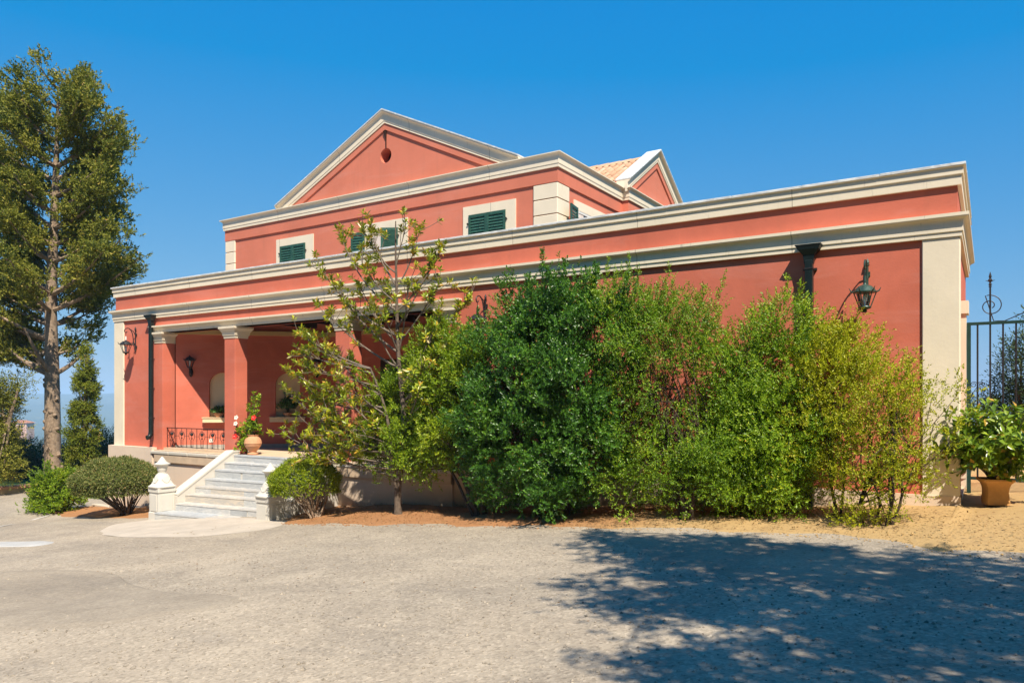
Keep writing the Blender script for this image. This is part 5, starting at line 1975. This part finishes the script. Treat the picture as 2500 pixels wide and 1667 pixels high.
# behind the gate
b = at(2450, 1150, 17)
leafy_tree('garden_tree', 'dark upright leafy shrub behind the iron gate', 'tree', b[0], b[1],
           [(*at(2530, 960, 17), .50, .5, 1.0), (*at(2495, 1030, 17), .5, .5, .6), (*at(2440, 1050, 17), .4, .4, .35), (*at(2545, 880, 17), .40, .45, .9), (*at(2480, 930, 17), .16, .2, .5), (*at(2530, 1090, 17), .8, .6, .5), (*at(2400, 1010, 17), .22, .2, .3)],
           L['olive'], 10, 11, .075, .022, .3, .10, .08, None, 8, gz(1, 17))


# tree out of the picture to the right; its shade lies across the drive
def shade_tree():
    t = thing('shade_tree', 'tree beside the drive that throws the leafy shadow across the asphalt', 'tree', (6.5, 1.0, gz(6.5, 1.0)))
    hs_ = (sun_dir[0] / sun_dir[2], sun_dir[1] / sun_dir[2])
    # targets of the shade on the ground, carried up along the sun's direction
    tg = [(-3.7, 8.25, 6.6, .65), (-4.2, 8.75, 6.9, .35), (-3.0, 8.0, 6.5, .9), (-1.9, 7.7, 6.3, .9), (-.8, 7.2, 6.2, .9), (.3, 6.6, 6.0, 1.0), (1.6, 6.2, 5.8, 1.1), (-2.6, 6.9, 6.2, .9), (-2.8, 6.0, 6.2, .4), (-1.4, 6.3, 6.0, 1.0), (-.1, 5.7, 5.8, 1.0), (-2.0, 5.6, 6.0, .8), (-.9, 5.0, 5.7, .9), (.5, 4.8, 5.5, 1.0), (-1.6, 4.4, 5.7, .6), (-.3, 4.0, 5.5, .8), (1.7, 4.6, 5.3, 1.1), (-1.1, 3.3, 5.4, .7), (.6, 3.4, 5.2, .9), (2.4, 3.4, 5, 1.2), (3.2, 5.4, 5.4, 1.3), (.2, 2.3, 5.1, .8), (1.8, 2.0, 5, 1.0), (2.9, 7.0, 5.6, 1.0), (4.6, 4.2, 5, 1.5)]
    tg += [(-1.4, 8.15, 6.4, .5), (-.4, 7.85, 6.2, .55), (.7, 7.5, 6.0, .65), (1.8, 7.2, 5.8, .8), (-2.4, 8.35, 6.5, .45)]
    lob = []
    for (gx, gy_, h, r) in tg:
        z0 = gz(gx, gy_)
        lob.append((gx + hs_[0] * h, gy_ + hs_[1] * h, z0 + h, r, r, r * .62))
    C, Nn = crown_clumps(lob, 5.4, jitter=.09, shell=(.3, 1.0))
    reps = rng.poisson(13, len(C)) + 2
    O = np.repeat(C, reps, 0) + rng.normal(0, .12, (reps.sum(), 3))
    A = rng.normal(0, .7, (reps.sum(), 3)) + np.array([0, 0, .3])
    V = sprigs(O, A, .22, 7, .095, .04)
    T = np.clip(.45 + rng.normal(0, .2, len(V)), 0, 1)
    leaf_obj('crown', V, T, L['mid'], t)
    mb = MB()
    zb = gz(6.5, 1.0) - .1
    tp = np.array([6.3, 1.4, zb + 4.2])
    mb.tube(bez((6.5, 1.0, zb), (6.6, 1.1, zb + 2), tp, 9), list(np.linspace(.26, .16, 9)), 12)
    for l_ in lob:
        c = np.array(l_[:3])
        mb.tube(bez(tp, (tp + c) / 2 + np.array([0, 0, .25]), c, 8), list(np.linspace(.07, .014, 8)), 6)
    mb.build('trunk', M['bark'], t, smooth=True)


shade_tree()

# unseen tree belt added behind and beside the viewer to cut sky light
def sky_screen_belt():
    spots = [(x, -9.5 + rng.normal(0, 1.0)) for x in np.arange(-40, 18, 3.6)] + [(15.5 + rng.normal(0, .8), y) for y in np.arange(-9, 14, 3.6)]
    V = []
    for (x, y) in spots:
        h = rng.uniform(11.5, 15)
        z0 = gz(max(x, -30), y) - .5
        lob = [(x, y, z0 + h * .62, 2.3, 2.0, h * .38), (x + rng.normal(0, .8), y + rng.normal(0, .6), z0 + h * .35, 2.2, 1.9, h * .32), (x + rng.normal(0, 1), y, z0 + h * .15, 2.1, 1.8, h * .2)]
        C, Nn = crown_clumps(lob, 2.0, jitter=.3)
        O = np.repeat(C, 5, 0) + rng.normal(0, .32, (len(C) * 5, 3))
        V.append(sprigs(O, np.repeat(Nn, 5, 0) + rng.normal(0, .6, O.shape), .4, 5, .34, .17))
    V = np.concatenate(V)
    o = leaf_obj('sky_screen_trees', V, np.clip(.3 + rng.normal(0, .2, len(V)), 0, 1), L['olive'], None)
    return tag(o, 'added unseen evergreen belt that screens sky light off the facade', 'wood', kind='stuff')


sky_screen_belt()

# fallen leaves under the shrubs and on the drive
n = 2600
lx = rng.uniform(-11.0, 0.4, n)
ly = np.array([edge_y(q) for q in lx]) + rng.uniform(.05, 2.0, n)
n2 = 260
lx = np.concatenate([lx, rng.uniform(-12, 0.5, n2)])
ly = np.concatenate([ly, rng.uniform(5.0, 9.0, n2)])
lz = GZ(lx, ly) + wob(lx, ly) + np.where(np.arange(len(lx)) < n, .085 * np.minimum(1, (ly - np.array([edge_y(q) for q in lx])) * 1.1), .012) + .012
Dl = rng.normal(0, 1, (len(lx), 3)) * np.array([1, 1, .12])
Vl = leaf_arrays(np.stack([lx, ly, lz], 1), nrm(Dl), np.tile([0, 0, 1.0], (len(lx), 1)) + rng.normal(0, .15, (len(lx), 3)), rng.uniform(.02, .05, len(lx)), rng.uniform(.010, .02, len(lx)))
tag(leaf_obj('leaf_litter', Vl, rng.random(len(lx)), L['litter'], None), 'dry fallen leaves scattered on soil and drive', 'leaves', kind='stuff')

# loose stones on the drive and clods in the bed
def scatter_stones(name, xs, ys, zs, rs, mat, label):
    n = len(xs)
    base = np.array([(1, 0, 0), (0, 1, 0), (-1, 0, 0), (0, -1, 0), (0, 0, .7), (0, 0, -.5)])
    fa = np.array([(0, 1, 4), (1, 2, 4), (2, 3, 4), (3, 0, 4), (1, 0, 5), (2, 1, 5), (3, 2, 5), (0, 3, 5)])
    v = base[None] * rs[:, None, None] * rng.uniform(.6, 1.3, (n, 6, 1))
    a = rng.uniform(0, 2 * PI, n)
    ca, sa = np.cos(a)[:, None], np.sin(a)[:, None]
    v = np.stack([v[..., 0] * ca - v[..., 1] * sa, v[..., 0] * sa + v[..., 1] * ca, v[..., 2]], -1) + np.stack([xs, ys, zs], 1)[:, None]
    me = bpy.data.meshes.new(name)
    me.from_pydata(v.reshape(-1, 3).tolist(), [], (np.arange(n)[:, None, None] * 6 + fa[None]).reshape(-1, 3).tolist())
    me.materials.append(mat)
    o = bpy.data.objects.new(name, me)
    link(o)
    return tag(o, label, 'stones', kind='stuff')


n = 6500
th_ = rng.uniform(R_(32.8 - 37), R_(32.8 + 37), n)
rd = rng.uniform(3.2, 11.5, n)
sx_, sy_ = -np.sin(th_) * rd, np.cos(th_) * rd
kk = sy_ < np.array([edge_y(q) for q in sx_])
sx_, sy_ = sx_[kk], sy_[kk]
scatter_stones('loose_stones', sx_, sy_, GZ(sx_, sy_) + wob(sx_, sy_) + .002, rng.gamma(2.2, .0032, len(sx_)) + .003, M['stone_bits'], 'small loose stones lying on the drive')
n = 2600
sx_ = rng.uniform(-11.2, 2.0, n)
e_ = np.array([edge_y(q) for q in sx_])
tt = rng.random(n) ** 1.6 * 2.0
sy_ = e_ - .1 + tt
sz_ = GZ(sx_, sy_) + wob(sx_, sy_) + .07 * np.clip(tt * 1.1 - .1, 0, 1) + .004
scatter_stones('soil_clods', sx_, sy_, sz_, rng.gamma(2.0, .0034, n) + .003, M['soil'], 'crumbled clods along the planting bed')

# ------------------------------------------------------------------ far plain: woods, houses
v, f = [], []
ico = []
for i in range(5): ico.append((math.cos(2 * PI * i / 5), math.sin(2 * PI * i / 5), .15))
nb = 2600
for i in range(nb):
    d = 160 * (12 ** rng.random())
    u = rng.uniform(-500, 2900)
    p = FP(u, 973, d)
    zz = tz(p[0], p[1])
    s = rng.uniform(2.2, 5.0) * (1 + d / 900)
    o0 = len(v)
    h = s * rng.uniform(.9, 1.6)
    v += [(p[0] + s * c_ * rng.uniform(.7, 1.1), p[1] + s * q_ * rng.uniform(.7, 1.1), zz + h * .35) for c_, q_, _ in ico]
    v += [(p[0] + s * .6 * c_, p[1] + s * .6 * q_, zz + h) for c_, q_, _ in ico]
    v += [(p[0], p[1], zz + h * 1.25), (p[0], p[1], zz - 1)]
    for j in range(5):
        j2 = (j + 1) % 5
        f += [(o0 + j, o0 + j2, o0 + 5 + j2, o0 + 5 + j), (o0 + 5 + j, o0 + 5 + j2, o0 + 10), (o0 + j2, o0 + j, o0 + 11)]
mb = MB()
mb.v, mb.f = v, f
tag(mb.build('far_wood', M['terrain']), 'scattered woods covering the hazy plain below', 'wood', kind='stuff')

M['far_white'] = mat_simple('far_house_wall', (0.78, 0.74, 0.68), 0.9, 0.1, 0, .05, .5, 0)
M['far_pink'] = mat_simple('far_pink_wall', (0.66, 0.42, 0.33), 0.9, 0.1, 0, .05, .5, 0)
M['far_roof'] = mat_simple('far_tile_roof', (0.42, 0.19, 0.11), 0.9, 0.1, 0, .1, .5, 0)


def far_house(u, d, w_, dp, h, mat, label, vbase=None):
    p = FP(u, 973, d)
    z = tz(p[0], p[1])
    if vbase is not None: z = EZ + (973.5 - vbase) / 1810 * d
    t = thing('far_house', label, 'house', (p[0], p[1], z), 'houses on the plain')
    ax = lambda a, b_, c: (p[0] + R2[0] * a + F2[0] * b_, p[1] + R2[1] * a + F2[1] * b_, z + c)
    m = MB().box(-w_ / 2, w_ / 2, 0, dp, -6, h).map(ax)
    wl_ = m.build('wall', mat, t)
    r = MB()
    e = .6
    r.add([(-w_ / 2 - e, -e, h), (w_ / 2 + e, -e, h), (w_ / 2 + e, dp + e, h), (-w_ / 2 - e, dp + e, h), (-w_ / 2 + dp * .3, dp / 2, h + dp * .22), (w_ / 2 - dp * .3, dp / 2, h + dp * .22)],
          [(0, 1, 5, 4), (1, 2, 5), (2, 3, 4, 5), (3, 0, 4), (3, 2, 1, 0)])
    r.map(ax).build('roof', M['far_roof'], t)
    nw = max(2, int(w_ / 5))
    for i in range(nw):
        x = -w_ / 2 + w_ * (i + .5) / nw
        for zz in ([h * .25, h * .65] if h > 5 else [h * .4]):
            MB().box(x - .6, x + .6, -.05, .1, zz - .8, zz + .8).map(ax).build('window', M['window'], t)


far_house(44, 420, 9.5, 7, 3.4, M['far_pink'], 'pinkish far house with red roof seen just left of the conifer trunk', 1047)
far_house(66, 1500, 18, 12, 8, M['far_white'], 'tiny white house above the pinkish far house')
far_house(150, 2300, 26, 14, 9, M['far_white'], 'tiny white house between conifer trunk and cypress')
far_house(250, 1200, 16, 12, 7, M['far_white'], 'tiny pale house close to the left corner of the villa')
far_house(262, 700, 14, 10, 6, M['far_white'], 'pale far house lower down, touching the left corner of the villa')
far_house(255, 2500, 30, 14, 9, M['far_white'], 'farthest pale building near the left corner of the villa')

# ------------------------------------------------------------------ air
hz = MB().box(-14500, 14500, -14500, 14500, -140, 88).build('haze', None)
tag(hz, 'thin blue haze over the far plain', 'haze', kind='stuff')
hm = bpy.data.materials.new('haze_air')
hm.use_nodes = True
hn = hm.node_tree
hn.nodes.clear()
pv = hn.nodes.new('ShaderNodeVolumePrincipled')
pv.inputs['Color'].default_value = (0.47, 0.71, 1.0, 1)
pv.inputs['Density'].default_value = 0.00034
pv.inputs['Anisotropy'].default_value = -0.3
ho = hn.nodes.new('ShaderNodeOutputMaterial')
hn.links.new(pv.outputs[0], ho.inputs['Volume'])
hz.data.materials.append(hm)
